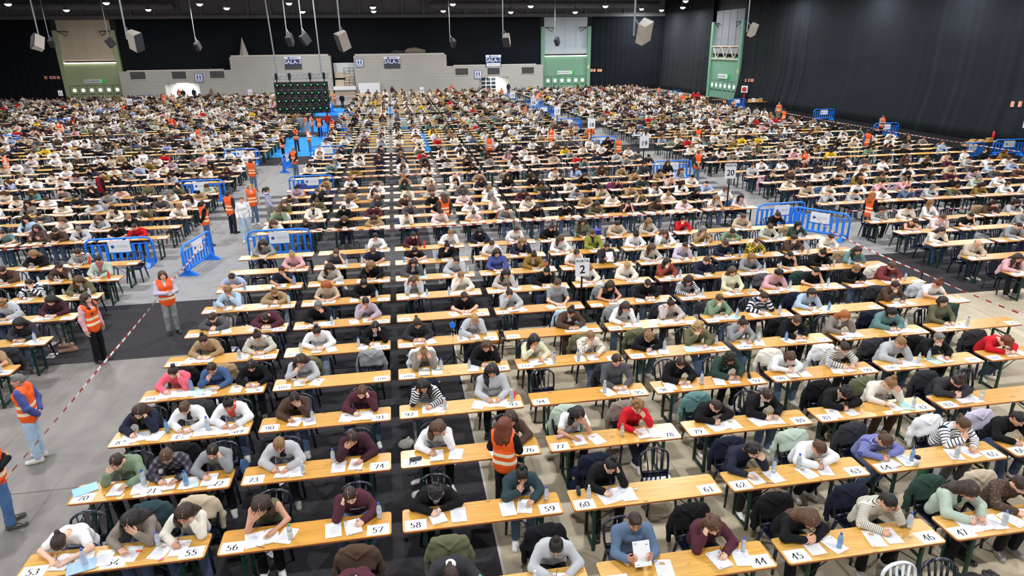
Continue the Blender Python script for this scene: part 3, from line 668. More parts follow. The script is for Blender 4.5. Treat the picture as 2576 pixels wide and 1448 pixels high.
def hand_prims(W, f, n, side, curl=.5, spread=0., sc=1., thumb=None):
    f = unit(f); n = np.array(n, F32); n = unit(n-f*(n@f)); t = -np.cross(n, f) if side == 'R' else np.cross(n, f)
    W = np.array(W, F32); P = [cap(W-f*.01, W+f*.03, .024, .027, .02)]
    c = curl if isinstance(curl, (list, tuple)) else [curl]*4
    for i, (o, l, segs, r) in enumerate(((.031, .088, (.040, .025, .020), .0088), (.010, .092, (.044, .028, .021), .009), (-.011, .087, (.041, .026, .021), .0086), (-.030, .077, (.032, .020, .018), .0078))):
        K = W+f*l*sc+t*o*sc; P.append(cap(W+t*o*.55+f*.02, K, .0165, .0115, .014))
        ang = 0.; p = K; d0 = unit(f+t*(o*spread*9))
        for j, L in enumerate(segs):
            ang += c[i]*(1., 1.15, .8)[j]; d = d0*math.cos(ang)+n*math.sin(ang); q = p+d*L*sc
            P.append(cap(p, q, r*(1-.09*j), r*(.93-.09*j), .004)); p = q
    th = thumb if thumb is not None else .5
    b = W+f*.028+t*.024; p1 = b+unit(t*.8+f*.6+n*.3)*.042*sc; p2 = p1+unit(t*(.5-th)+f*.8+n*(.2+th*.6))*.034*sc; p3 = p2+unit(t*(.2-th)+f*.75+n*(.2+th*.7))*.026*sc
    P += [cap(W+f*.01+t*.008, b, .018, .016, .014), cap(b, p1, .0145, .0115, .01), cap(p1, p2, .0108, .0098, .006), cap(p2, p3, .0096, .0075, .006)]
    return P

class Pose: pass
def seated(style='hunch', head=((0, -.03, 1.125), 48, 0, 0), R=None, L=None, legs=0, wide=1., shift=0.):
    """faces -y, table edge at y=0 and table top at z=.76; R is the hand at -x"""
    p = Pose(); p.kind = 'seat'
    if style == 'hunch': pel, mid, che, nb, sh = (0, .33, .56), (0, .29, .73), (0, .185, .91), (0, .095, 1.015), (.178, .115, .965)
    elif style == 'deep': pel, mid, che, nb, sh = (0, .34, .56), (0, .29, .71), (0, .165, .865), (0, .055, .955), (.178, .075, .905)
    else: pel, mid, che, nb, sh = (0, .31, .56), (0, .29, .75), (0, .23, .95), (0, .185, 1.085), (.182, .20, 1.025)
    S = F32(shift); mv = lambda q, f=1.: np.array(q, F32)+np.array((S*f, 0, 0), F32)
    pel = mv(pel, 0); mid = mv(mid, .4); che = mv(che, .8); nb = mv(nb); shR = mv((-sh[0], sh[1], sh[2])); shL = mv(sh)
    hp, pit, yaw, rol = head; p.Hp = np.array(hp, F32); p.Hr = rotm(pit, yaw, rol)
    p.pel, p.mid, p.che, p.nb, p.shR, p.shL = pel, mid, che, nb, shR, shL
    p.R, p.L = R, L
    hips = [np.array((s*.085, .30, .56), F32) for s in (-1, 1)]
    if legs == 0: kn = [(-.12, -.14, .572), (.12, -.14, .572)]; an = [(-.11, -.07, .09), (.11, -.07, .09)]
    elif legs == 1: kn = [(-.10, -.10, .56), (.10, -.10, .56)]; an = [(-.11, .14, .10), (.10, .16, .10)]
    elif legs == 2: kn = [(-.20, -.13, .572), (.20, -.12, .572)]; an = [(-.17, -.12, .09), (.19, -.04, .09)]
    else: kn = [(-.11, -.15, .568), (.11, -.15, .568)]; an = [(.05, -.13, .10), (-.06, -.2, .10)]
    p.hips, p.kn, p.an = hips, [np.array(k, F32) for k in kn], [np.array(a, F32) for a in an]
    p.foot = [(a[0], a[1], math.atan2(.06*(1 if i else -1), .2)) for i, a in enumerate(an)]
    return p
def standing(R, L, yaw=0, stride=0., head=(6, 0, 0)):
    p = Pose(); p.kind = 'stand'
    p.pel, p.mid, p.che, p.nb = A3(0, 0, .95), A3(0, .005, 1.12), A3(0, .0, 1.30), A3(0, .015, 1.44); p.shR, p.shL = A3(-.18, .01, 1.385), A3(.18, .01, 1.385)
    p.Hp = A3(0, -.015, 1.565); p.Hr = rotm(*head); p.R, p.L = R, L
    p.hips = [A3(-.085, 0, .92), A3(.085, 0, .92)]; p.kn = [A3(-.095, -.02-stride*.5, .5), A3(.10, -.02+stride*.35, .5)]
    p.an = [A3(-.10, -stride, .09), A3(.11, stride*.8, .09+abs(stride)*.15)]
    p.foot = [(p.an[0][0], p.an[0][1], -.2), (p.an[1][0], p.an[1][1], .2)]
    return p
def torso(p, o=0., f=1.):
    P = []; lift = A3(0, 0, .035 if p.kind == 'seat' else 0)
    for s in (-1, 1):
        P += [cap(p.pel+lift+A3(s*.075, 0, 0), p.mid+A3(s*.055, 0, 0), .098*f+o, .088*f+o, .05), cap(p.mid+A3(s*.055, 0, 0), p.che+A3(s*.075, 0, 0), .088*f+o, .092*f+o, .05)]
    for s, sh in ((-1, p.shR), (1, p.shL)):
        P += [cap(p.che+A3(s*.07, .01, .0), sh*.7+p.nb*.3+A3(0, .005, -.045), .088*f+o, .062*f+o, .05), cap(p.nb+A3(s*.02, .01, -.015), sh, .047+o, .046+o, .05)]
    up = unit(p.nb-p.mid); fw = unit(A3(0, -1, 0)-up*(A3(0, -1, 0)@up))
    P += [ell(p.che+fw*.055+A3(s*.065, 0, 0)-up*.01, (.062+o, .055+o, .058+o), .05) for s in (-1, 1)]
    return P
def arm(sh, el, wr, o=0., upto=1.):
    el, wr = np.array(el, F32), np.array(wr, F32); P = []
    P.append(cap(sh, sh+(el-sh)*min(1, upto*2), .047+o*1.2, .047+o*1.2-(.008-o*.1)*min(1, upto*2), .035))
    if upto > .5:
        e2 = el+(wr-el)*(upto-.5)*2; P.append(cap(el, e2, .039+o, .039+o-(.013-o*.3)*(upto-.5)*2, .02))
    return P
def limbs(p, o=0., bell=0., cut=1.):
    P = []
    for h, k, a in zip(p.hips, p.kn, p.an):
        e = k+(a-k)*cut
        P += [cap(h, k, .083+o, .062+o, .03), cap(k, e, .058+o+bell*.3, .040+o+bell, .02)]
    return P
def body_prims(p, lod=False):
    P = torso(p)+[cap(p.nb+(p.che-p.nb)*.2, p.Hp+p.Hr@A3(0, .02, -.055), .054, .047, .03)]+head_prims(p.Hp, p.Hr)
    for sd, sh in (('R', p.shR), ('L', p.shL)):
        a = getattr(p, sd); P += arm(sh, a['e'], a['w'])
        P += [cap(a['w'], np.array(a['w'], F32)+unit(a['f'])*.09, .028, .03, .02), cap(np.array(a['w'], F32)+unit(a['f'])*.08, np.array(a['w'], F32)+unit(a['f'])*.13+unit(a['n'])*.03, .024, .018, .02)] if lod else hand_prims(a['w'], a['f'], a['n'], sd, a.get('c', .4), a.get('s', .3), 1., a.get('t'))
    return P+limbs(p)
def top_prims(p, kind):
    o = {'sl': .007, 'ts': .017, 'sw': .019, 'hd': .026, 'jk': .026, 'vest': .031, 'inner': .012}[kind]
    P = torso(p, o)
    up = unit(p.nb-p.mid); fw = unit(A3(0, -1, 0)-up*(A3(0, -1, 0)@up))
    if kind not in ('sl', 'inner', 'vest'):
        P += [cap(p.nb-up*.035, p.nb+up*.012+A3(0, -.005, 0), .066, .062, .03)]
        for sd, sh in (('R', p.shR), ('L', p.shL)):
            a = getattr(p, sd); P += arm(sh, a['e'], a['w'], o, .3 if kind == 'ts' else .97)
        P += [cap(p.nb+up*.0+A3(0, -.005, 0), p.nb+up*.06-A3(0, -.005, 0), .05, .05, .012, 's')]
    if kind == 'inner': P += [cap(p.nb-up*.03, p.nb+up*.02, .061, .058, .03)]
    if kind == 'hd':
        b = p.nb-fw*.055+up*.005; P += [ell(b+A3(s*.05, 0, -.005), (.065, .05, .045), .03) for s in (-1, 1)]+[ell(b-up*.03, (.09, .045, .05), .03)]
    if kind == 'jk':
        P += [cap(p.nb+fw*.09+up*.03, p.che+fw*.165-up*.03, .064, .05, .012, 's'), cap(p.che+fw*.165-up*.03, p.mid+fw*.16, .05, .03, .01, 's')]
        P += [cap(p.nb+A3(s*.055, .02, .01), p.che+fw*.105+A3(s*.06, 0, -.01), .018, .014, .015) for s in (-1, 1)]
    if kind == 'vest':
        P += [cap(p.pel+A3(s*.07, 0, .02), p.pel+A3(s*.07, 0, -.10), .105, .108, .04) for s in (-1, 1)]+[cap(p.pel+A3(0, 0, .02), p.pel+A3(0, 0, -.10), .118, .118, .05)]
        P += [cap(p.nb+up*.05+fw*.02, p.che+fw*.14+up*.02, .07, .02, .015, 's')]
        for s, sh in ((-1, p.shR), (1, p.shL)): P += [cap(sh+A3(s*.07, 0, -.02), sh+A3(s*.05, 0, -.14), .055, .06, .02, 's')]
    if kind in ('sl', 'inner'):
        P += [cap(p.nb+up*.03, p.nb-up*.02+fw*.06, .06, .05, .015, 's')] if kind == 'sl' else []
    return P
def trouser_prims(p, bell=0.):
    P = [cap(p.pel+A3(-.07, 0, .012), p.pel+A3(.07, 0, .012), .098, .098, .05), cap(p.pel+A3(0, 0, .02), p.pel+(p.mid-p.pel)*.35, .104, .10, .05)]
    return P+limbs(p, .013, .012+bell, .93)

def hair_prims(p, st):
    Hp, Hr = p.Hp, p.Hr; g = lambda *q: Hp+Hr@np.array(q, F32); e = lambda c, r, k=.02, op='u': ell(g(*c), r, k, Hr, op)
    dn = A3(0, 0, -1); back = p.nb+unit(p.che-p.nb)*.02
    th = {'short': .006, 'buzz': .003}.get(st, .012)
    P = [e((0, .012, .03), (.075+th, .094+th, .088+th)), e((0, .055, -.02), (.064+th, .05+th, .05+th), .03)]
    if st in ('short', 'buzz'): P[1] = e((0, .05, -.005), (.066+th, .052+th, .045+th), .03)
    if st == 'short': P += [e((0, -.045, .105), (.05, .035, .022), .02)]
    front = [e((0, -.130, -.018), (.090, .085, .112), .012, 's'), cap(g(.09, -.03, -.03), g(-.09, -.03, -.03), .034, .034, .01, 's')]
    ears = [e((s*.088, .004, -.012), (.02, .02, .03), .01, 's') for s in (1, -1)]
    part = [cap(g(.004, a_, b_+dz), g(.003, c_, d_+dz), .005, .005, .0015, 's') for dz in (.008, .004, 0, -.004, -.008, -.012) for a_, b_, c_, d_ in ((-.085, .085, -.06, .104), (-.06, .104, -.02, .125), (-.02, .125, .045, .124))]
    bk = g(0, .11, .0)
    if st in ('short', 'buzz'): return P+front+ears
    if st == 'ring': return [e((0, .035, -.005), (.082, .085, .055)), e((0, .0, .09), (.10, .12, .075), .01, 's')]+front+ears
    if st == 'tied': return P+front+ears[:0]+part+[e((0, .115, -.01), (.026, .028, .03), .02)]+chain([g(0, .12, -.02), back+A3(.0, .03, .02), back+A3(.01, .07, -.10)], [.022, .027, .012], .02)
    if st == 'pony':
        b = g(0, .105, .07); q = g(0, .15, .05); return P+front+ears+[cap(b, q, .022, .026, .02)]+chain([q, q+A3(.01, .03, -.09), q+A3(.02, .035, -.20)], [.028, .03, .010], .02)
    if st == 'bun': return P+front+ears+[e((0, .075, .135), (.04, .042, .036), .012), e((.015, .085, .15), (.025, .025, .02), .01)]
    if st == 'lowbun': return P+front+part+[e((0, .125, .02), (.042, .036, .04), .014)]
    if st == 'curlbun':
        r = random.Random(3); return P+front+ears+[e((r.gauss(0, .022), .07+r.gauss(0, .018), .14+r.gauss(0, .016)), (.022,)*3, .006) for _ in range(16)]
    if st == 'bob':
        q = []
        for s in (-1, 1): q += chain([g(s*.078, .0, .03), g(s*.085, -.005, -.03)+dn*.02, g(s*.078, -.01, -.05)+dn*.06], [.03, .032, .018], .025)+chain([g(s*.05, .075, .03), g(s*.06, .075, -.03)+dn*.04, g(s*.05, .06, -.04)+dn*.07], [.045, .045, .028], .03)
        return P+q+front+part
    if st in ('long', 'longback', 'wavy'):
        q = []
        for s in (-1, 1):
            side = g(s*.080, .012, -.02); sh = p.shR if s < 0 else p.shL; front_ = st != 'longback' and not (st == 'long' and s > 0)
            m = np.array([side[0]*.8+sh[0]*.2, min(side[1], sh[1]-.02), p.nb[2]+.015], F32)
            if front_: end = p.che+A3(s*.075, -.14, -.04)
            else: m = np.array([side[0]+s*.012, p.nb[1]+.02, p.nb[2]+.02], F32); end = p.che+A3(s*.075, .13, .0)
            mid_ = (m+end)/2+A3(s*.012, -.012 if front_ else .02, .01)
            q += chain([g(s*.074, -.01, .05), side, m, mid_, end], [.028, .034, .042, .036, .012], .05)
            q += chain([g(s*.055, .05, .05), g(s*.068, .05, -.03), m+A3(-s*.012, .04, .01), mid_+A3(-s*.02, .03, 0)], [.04, .045, .044, .02], .05)
        q += chain([g(0, .10, .02), back+A3(0, .07, .03), p.che+A3(0, .14, .03)], [.055, .065, .03], .05)
        q += chain([g(.04, .10, .02), back+A3(.05, .07, .03), p.che+A3(.05, .135, .04)], [.05, .055, .02], .05)
        if st == 'wavy':
            r = random.Random(5); base = list(q)
            for c in base:
                for _ in range(3):
                    t_ = r.random(); c0 = c[1]+(c[2]-c[1])*t_; q.append(ell(c0+A3(r.gauss(0, .014), r.gauss(0, .014), r.gauss(0, .012)), (.026,)*3, .012))
        return P+q+front+part
    if st in ('curly', 'curlylong'):
        r = random.Random(9); q = []; n = 60 if st == 'curly' else 80
        for _ in range(n):
            a, b_ = r.uniform(0, 6.283), r.uniform(-.35 if st == 'curly' else -.75, 1.4)
            d = np.array((math.cos(a)*math.cos(b_), math.sin(a)*math.cos(b_), math.sin(b_)))
            if d[1] < -.45 and d[2] < .45: continue
            c = np.array((0, .015, .03))+d*np.array((.088, .103, .10))*r.uniform(.95, 1.12); q.append(e(tuple(c), (r.uniform(.022, .034),)*3, .008))
        if st == 'curlylong':
            for _ in range(46):
                s = r.choice((-1, 1)); q.append(ell(g(s*r.uniform(.06, .115), r.uniform(-.02, .09), -.02)+dn*r.uniform(0, .15), (r.uniform(.024, .034),)*3, .01))
        return P+q+front
    return P+front+ears
GLM = MB()
for s in (-1, 1): GLM.tube([(s*.031+.023*math.cos(a), -.104-.004*math.cos(a)*s, .012+.018*math.sin(a)) for a in np.linspace(0, 2*math.pi, 17)], .0019, 5, False); GLM.tube([(s*.054, -.10, .017), (s*.082, .0, .012)], .0017, 5)
GLM.tube([(-.009, -.107, .016), (.009, -.107, .016)], .0018, 5)

# ---- the poses.  e elbow, w wrist, f finger direction, n palm normal, c curl
wrR = dict(e=(-.285, -.02, .826), w=(-.115, -.175, .802), f=(.62, -.75, -.02), n=(.35, .3, -.85), c=[.75, .85, .9, .95], t=.6)
flL = dict(e=(.285, -.01, .826), w=(.135, -.165, .799), f=(-.6, -.8, -.06), n=(0, 0, -1), c=.12, s=.8)
flR = dict(e=(-.285, -.01, .826), w=(-.125, -.16, .799), f=(.7, -.7, -.06), n=(0, 0, -1), c=.15, s=.7)
POSE = {
 'w': lambda: seated('hunch', ((0, -.035, 1.12), 50, 0, 0), wrR, flL, 0),
 'a': lambda: seated('deep', ((-.01, -.085, 1.045), 60, 8, 4), dict(e=(-.30, -.03, .826), w=(-.09, -.17, .802), f=(.75, -.6, -.02), n=(.35, .3, -.85), c=[.75, .85, .9, .95], t=.6), dict(e=(.30, -.05, .826), w=(.06, -.13, .80), f=(-.95, -.25, -.1), n=(0, -.2, -1), c=.3), 1),
 'b': lambda: seated('hunch', ((.035, -.03, 1.12), 38, -6, 14), wrR, dict(e=(.235, -.09, .825), w=(.145, -.075, 1.01), f=(-.22, .12, .97), n=(-.85, .1, -.25), c=.55, t=.3), 2, shift=.02),
 'c': lambda: seated('hunch', ((.02, -.05, 1.12), 44, -4, 6), flR, dict(e=(.22, -.10, .825), w=(.125, -.175, 1.015), f=(-.72, -.02, .68), n=(-.35, .85, .25), c=.16, s=.6), 0),
 'd': lambda: seated('hunch', ((-.01, -.01, 1.14), 30, 4, -4), dict(e=(.0, 0, 0), w=(0, 0, 0), f=(0, 0, 1), n=(0, 1, 0)), flL, 3),
 'e': lambda: seated('hunch', ((0, -.06, 1.10), 46, 0, 0), dict(e=(-.18, -.12, .825), w=(-.105, -.165, 1.005), f=(.30, .08, .95), n=(.55, .8, 0), c=.12, s=.5), dict(e=(.18, -.12, .825), w=(.105, -.165, 1.005), f=(-.30, .08, .95), n=(-.55, .8, 0), c=.12, s=.5), 0),
 'f': lambda: seated('up', ((0, .13, 1.215), 34, 0, 0), dict(e=(-.265, .05, .83), w=(-.12, -.14, .802), f=(.5, -.85, -.03), n=(.2, .2, -.95), c=.5), dict(e=(.265, .05, .83), w=(.12, -.13, .799), f=(-.5, -.85, -.05), n=(0, 0, -1), c=.15, s=.6), 0),
 'g': lambda: seated('deep', ((.01, -.10, 1.06), 54, -10, -4), dict(e=(-.29, -.06, .826), w=(-.055, -.155, .81), f=(.85, -.35, .35), n=(.3, .6, -.3), c=.7), dict(e=(.29, -.05, .826), w=(.065, -.165, .80), f=(-.9, -.3, .25), n=(-.2, .4, -.7), c=.5), 2),
 'h': lambda: seated('up', ((0, .12, 1.21), 26, 0, 0), dict(e=(-.25, .02, .82), w=(-.13, -.17, .89), f=(.25, -.75, .6), n=(.7, .3, .4), c=.45), dict(e=(.25, .02, .82), w=(.13, -.17, .89), f=(-.25, -.75, .6), n=(-.7, .3, .4), c=.45), 1),
 'i': lambda: seated('deep', ((-.02, -.13, .985), 74, 10, 6), dict(e=(-.31, -.06, .826), w=(-.11, -.22, .802), f=(.6, -.78, -.02), n=(.35, .3, -.85), c=[.75, .85, .9, .95], t=.6), dict(e=(.31, -.08, .826), w=(.12, -.24, .802), f=(-.75, -.6, -.05), n=(0, 0, -1), c=.2), 1),
 'j': lambda: seated('hunch', ((0, -.03, 1.125), 36, 0, -2), dict(e=(-.24, -.06, .825), w=(-.075, -.165, .945), f=(.42, -.05, .9), n=(.55, .75, -.1), c=[.7, .8, .95, 1.], t=.6), flL, 0),
}
def pose_d():
    p = seated('hunch', ((.0, -.005, 1.14), 32, 6, -6), dict(e=(-.225, -.07, .825), w=(-.085, -.125, .985), f=(.45, .1, .88), n=(.5, .8, -.1), c=.75, t=.4), flL, 3); return p
POSE['d'] = pose_d
dnR = dict(e=(-.25, .03, 1.13), w=(-.26, -.03, .88), f=(.05, -.12, -1), n=(1, 0, 0), c=.25); dnL = dict(e=(.25, .03, 1.13), w=(.26, -.03, .88), f=(-.05, -.12, -1), n=(-1, 0, 0), c=.25)
POSE.update({
 'S': lambda: standing(dnR, dnL, head=(12, 0, 0)),
 'X': lambda: standing(dict(e=(-.25, -.06, 1.14), w=(-.03, -.20, 1.15), f=(.95, -.05, .1), n=(0, 1, 0), c=.3), dict(e=(.25, -.06, 1.13), w=(.04, -.185, 1.11), f=(-.95, .05, .12), n=(0, 1, 0), c=.3), head=(12, 0, 0)),
 'B': lambda: standing(dict(e=(-.25, .10, 1.13), w=(-.07, .16, .95), f=(.8, .1, -.4), n=(0, -1, 0), c=.4), dict(e=(.25, .10, 1.13), w=(.07, .17, .93), f=(-.8, .05, -.4), n=(0, -1, 0), c=.4), head=(8, 18, 0)),
 'W': lambda: standing(dict(e=(-.25, .02, 1.13), w=(-.24, -.16, .93), f=(.1, -.6, -.8), n=(1, 0, 0), c=.35), dict(e=(.25, .06, 1.13), w=(.25, .08, .89), f=(0, .1, -1), n=(-1, 0, 0), c=.35), stride=.16, head=(8, 0, 0)),
 'T': lambda: standing(dict(e=(-.24, -.04, 1.16), w=(-.09, -.17, 1.36), f=(.3, .25, .9), n=(.4, .8, 0), c=.4), dict(e=(.25, -.03, 1.13), w=(.03, -.20, 1.12), f=(-.95, 0, .1), n=(0, 1, 0), c=.5), head=(16, 8, 0)),
})
_pc = {}
def pose(k):
    """k: pose letter plus a variant digit; variants turn the head and move trunk and legs a little"""
    if k not in _pc:
        p = POSE[k[0]](); v = int(k[1:].rstrip('q') or 0)
        if v and p.kind == 'seat':
            r = random.Random(k); raised = k[0] in 'bcdej'
            dy = 0 if raised else r.uniform(-12, 12); p.Hr = rotm(0, dy, 0)@p.Hr@rotm(r.uniform(-7, 5) if not raised else 0, 0, r.uniform(-5, 5) if not raised else 0)
            for q in (p.nb, p.che, p.shR, p.shL): q += A3(r.uniform(-.012, .012), r.uniform(-.01, .03), 0)
            if v == 2: p.kn = [q*A3(1.25, 1, 1) for q in p.kn]; p.an = [q+A3(s*.03, .06, 0) for s, q in zip((-1, 1), p.an)]; p.foot = [(a[0], a[1], f[2]) for a, f in zip(p.an, p.foot)]
        _pc[k] = p
    return _pc[k]

# ---- figure materials
def mk_skin():
    m = mat('skin', '#d9a98c', .5, .35, objcol=False); g = N(m); oi = g.n('ObjectInfo'); at = g.n('Attribute', attribute_name='feat')
    lips = g.math('LESS_THAN', .5, at.outputs['Fac']); brow = g.math('LESS_THAN', 1.5, at.outputs['Fac'])
    lc = g.n('Mix'); lc.data_type = 'RGBA'; lc.blend_type = 'MULTIPLY'; lc.inputs[0].default_value = 1; g.l(oi.outputs['Color'], lc.inputs[6]); lc.inputs[7].default_value = (.85, .50, .50, 1)
    c = g.mix(lips, oi.outputs['Color'], lc.outputs[2]); c = g.mix(brow, c, lin('#3a2a20')); g.l(c, g.b.inputs['Base Color'])
    g.b.inputs['Subsurface Weight'].default_value = 0.; return m
M_['skin'] = mk_skin()
def mk_hair():
    m = mat('hair', '#2a2019', .48, .4); g = N(m); oi = g.n('ObjectInfo'); tc = g.n('TexCoord'); mp = g.n('Mapping'); mp.inputs['Scale'].default_value = (130, 130, 14); g.l(tc.outputs['Object'], mp.inputs[0])
    a = g.n('TexNoise'); a.inputs['Scale'].default_value = 1.; a.inputs['Detail'].default_value = 2; g.l(mp.outputs[0], a.inputs['Vector'])
    x = g.n('VectorMath', operation='SCALE'); g.l(oi.outputs['Color'], x.inputs[0]); mr = g.n('MapRange'); mr.inputs['To Min'].default_value = .45; mr.inputs['To Max'].default_value = 1.6; g.l(a.outputs[0], mr.inputs[0]); g.l(mr.outputs[0], x.inputs['Scale'])
    g.l(x.outputs[0], g.b.inputs['Base Color']); bp = g.n('Bump'); bp.inputs['Strength'].default_value = .45; bp.inputs['Distance'].default_value = .006; g.l(a.outputs[0], bp.inputs['Height']); g.l(bp.outputs[0], g.b.inputs['Normal']); return m
M_['hair'] = mk_hair()
def mk_stripe(name, hexc, per, duty, off=0.):
    m = mat(name, hexc, .85, .2); g = N(m); oi = g.n('ObjectInfo'); at = g.n('Attribute', attribute_name='along')
    k = g.math('LESS_THAN', g.math('FRACT', g.math('DIVIDE', g.math('ADD', at.outputs['Fac'], 4+off), per)), duty)
    g.l(g.mix(k, oi.outputs['Color'], lin(hexc)), g.b.inputs['Base Color']); return m
M_['st_w'] = mk_stripe('stripe_white', '#e9e7e2', .045, .5); M_['st_k'] = mk_stripe('stripe_dark', '#23253a', .05, .3); M_['st_f'] = mk_stripe('stripe_fine', '#6d6a5c', .022, .35)
M_['st_v'] = mk_stripe('stripe_lilac', '#a9aed6', .020, .4); M_['st_b'] = mk_stripe('stripe_wide', '#20263f', .09, .5)
def mk_plaid(name, c2, c3, sc):
    m = mat(name, c2, .85, .2); g = N(m); oi = g.n('ObjectInfo'); tc = g.n('TexCoord'); sp = g.n('SeparateXYZ'); g.l(tc.outputs['Object'], sp.inputs[0])
    u = g.math('ADD', sp.outputs[0], sp.outputs[2]); v = g.math('SUBTRACT', sp.outputs[0], sp.outputs[2])
    a = g.math('LESS_THAN', g.math('FRACT', g.math('MULTIPLY', g.math('ADD', u, 5), sc)), .45); b = g.math('LESS_THAN', g.math('FRACT', g.math('MULTIPLY', g.math('ADD', v, 5), sc)), .45)
    c = g.mix(g.math('MULTIPLY', a, b), g.mix(g.math('MAXIMUM', a, b), oi.outputs['Color'], lin(c2)), lin(c3)); g.l(c, g.b.inputs['Base Color']); return m
M_['plaid'] = mk_plaid('plaid', '#8d8447', '#3c3a24', 11.); M_['argyle'] = mk_plaid('argyle', '#4a4450', '#77727c', 9.)
def mk_floral():
    m = mat('floral', '#d9d2c4', .85, .2); g = N(m); oi = g.n('ObjectInfo'); tc = g.n('TexCoord'); v = g.n('TexVoronoi'); v.inputs['Scale'].default_value = 26; g.l(tc.outputs['Object'], v.inputs['Vector'])
    k = g.math('LESS_THAN', v.outputs['Distance'], .33); g.l(g.mix(k, oi.outputs['Color'], lin('#6a6258')), g.b.inputs['Base Color']); return m
M_['floral'] = mk_floral()
def mk_vest():
    m = mat('hi_vis', '#ff6a1c', .6, .3); g = N(m); tc = g.n('TexCoord'); sp = g.n('SeparateXYZ'); g.l(tc.outputs['Object'], sp.inputs[0])
    a = g.math('LESS_THAN', g.math('ABSOLUTE', g.math('SUBTRACT', sp.outputs[2], 1.12)), .028); b = g.math('LESS_THAN', g.math('ABSOLUTE', g.math('SUBTRACT', sp.outputs[2], .99)), .028)
    g.l(g.mix(g.math('MAXIMUM', a, b), lin('#ff6426'), lin('#f3e7c4')), g.b.inputs['Base Color']); return m
M_['vest'] = mk_vest()
def mk_denim():
    m = mat('trousers', '#4a5a76', .85, .2, objcol=True, noise=.12, nscale=7, bump=.35, bscale=30); return m
M_['trousers'] = mk_denim()

_mc = {}
def along(p, V):
    segs = [(p.pel, p.nb, 0)]
    for s, sh in (('R', p.shR), ('L', p.shL)):
        a = getattr(p, s); e, w_ = np.array(a['e'], F32), np.array(a['w'], F32); segs += [(sh*.85+e*.15, e, .9), (e, w_, .9+float(np.linalg.norm(e-sh)))]
    best = np.full(len(V), 9., F32); out = np.zeros(len(V), F32)
    for i, (a, b, o) in enumerate(segs):
        d = b-a; L = float(np.linalg.norm(d)); q = V-a; t = np.clip(q@d/L/L, -.2, 1.2); dd = np.linalg.norm(q-np.clip(t, 0, 1)[:, None]*d, axis=1)*(1. if i == 0 else 1.7)
        m = dd < best; best[m] = dd[m]; out[m] = o+(t*L)[m]
    return out
def attr(me, name, vals):
    a = me.attributes.new(name, 'FLOAT', 'POINT'); a.data.foreach_set('value', np.ascontiguousarray(vals, F32))
def m_body(k):
    if ('b', k) not in _mc:
        p = pose(k); V, Q = sdf_mesh(body_prims(p), .0155 if k.endswith('q') else .0092); me = npmesh('body_'+k, V, Q, M_['skin'])
        q = (V-p.Hp)@p.Hr; f = np.zeros(len(V), F32)
        f[(np.abs(q[:, 0]) < .022) & (q[:, 1] < -.080) & (q[:, 1] > -.102) & (np.abs(q[:, 2]+.0515) < .0085)] = 1
        f[(np.abs(np.abs(q[:, 0])-.031) < .02) & (q[:, 1] < -.06) & (q[:, 1] > -.099) & (np.abs(q[:, 2]-.0385) < .005)] = 2
        f[(np.abs(np.abs(q[:, 0])-.031) < .014) & (q[:, 1] < -.06) & (q[:, 1] > -.097) & (np.abs(q[:, 2]-.009) < .004)] = 2
        attr(me, 'feat', f); _mc[('b', k)] = me
    return _mc[('b', k)]
def m_top(k, kind, mt='cloth'):
    if ('t', k, kind, mt) not in _mc:
        if ('t', k, kind) not in _mc:
            p = pose(k); V, Q = sdf_mesh(top_prims(p, kind), .02 if k.endswith('q') else .0122, folds(.0095 if kind not in ('sl', 'vest') else .004, 21, ord(k[0])*.3+len(kind)))
            if kind == 'vest':
                V = V.copy()
            _mc[('t', k, kind)] = (V, Q, along(p, V))
        V, Q, al = _mc[('t', k, kind)]; me = npmesh(f'top_{k}_{kind}', V, Q, M_[mt]); attr(me, 'along', al); _mc[('t', k, kind, mt)] = me
    return _mc[('t', k, kind, mt)]
def m_trs(k, bell=0.):
    if ('l', k, bell) not in _mc:
        V, Q = sdf_mesh(trouser_prims(pose(k), bell), .022 if k.endswith('q') else .014, folds(.004, 22, ord(k[0]))); _mc[('l', k, bell)] = npmesh('trousers_'+k, V, Q, M_['trousers'])
    return _mc[('l', k, bell)]
def m_hair(k, st):
    if ('h', k, st) not in _mc:
        pp = pose(k)
        def strands(P):
            q = (P-pp.Hp)@pp.Hr; f = np.arctan2(q[..., 0], q[..., 1]+.01)
            return (.0022*np.sin(30*f+2.5*np.sin(38*q[..., 2])+5*np.sin(9*q[..., 2]))).astype(F32)
        V, Q = sdf_mesh(hair_prims(pose(k), st), .0125 if k.endswith('q') else .0078, None if k.endswith('q') else strands); _mc[('h', k, st)] = npmesh(f'hair_{k}_{st}', V, Q, M_['hair'])
    return _mc[('h', k, st)]
def mk_shoe():
    P = [cap((0, .035, .045), (0, -.05, .042), .046, .046, .03), cap((0, -.05, .04), (.004, -.165, .034), .046, .043, .03), cap((0, .03, .05), (0, .02, .10), .046, .05, .03), cap((0, -.04, .085), (0, -.10, .07), .018, .012, .02), ell((0, -.08, -.06), (.2, .4, .062), .004, None, 's'), cap((0, .02, .12), (0, .015, .16), .036, .04, .01, 's')]
    V, Q = sdf_mesh(P, .008); V[:, 2] = np.maximum(V[:, 2], .0); me = npmesh('shoe', V, Q, [M_['gloss'], M_['strip']])
    zc = V[Q].mean(1)[:, 2]; me.polygons.foreach_set('material_index', (zc < .018).astype(np.int32)); return me
SHOE = mk_shoe(); GLASS = GLM.mesh('glasses', M_['dkmetal'])
def mat4(Hp, Hr):
    m = Matrix([[float(x) for x in r] for r in Hr]).to_4x4(); m.translation = Vector([float(x) for x in Hp]); return m
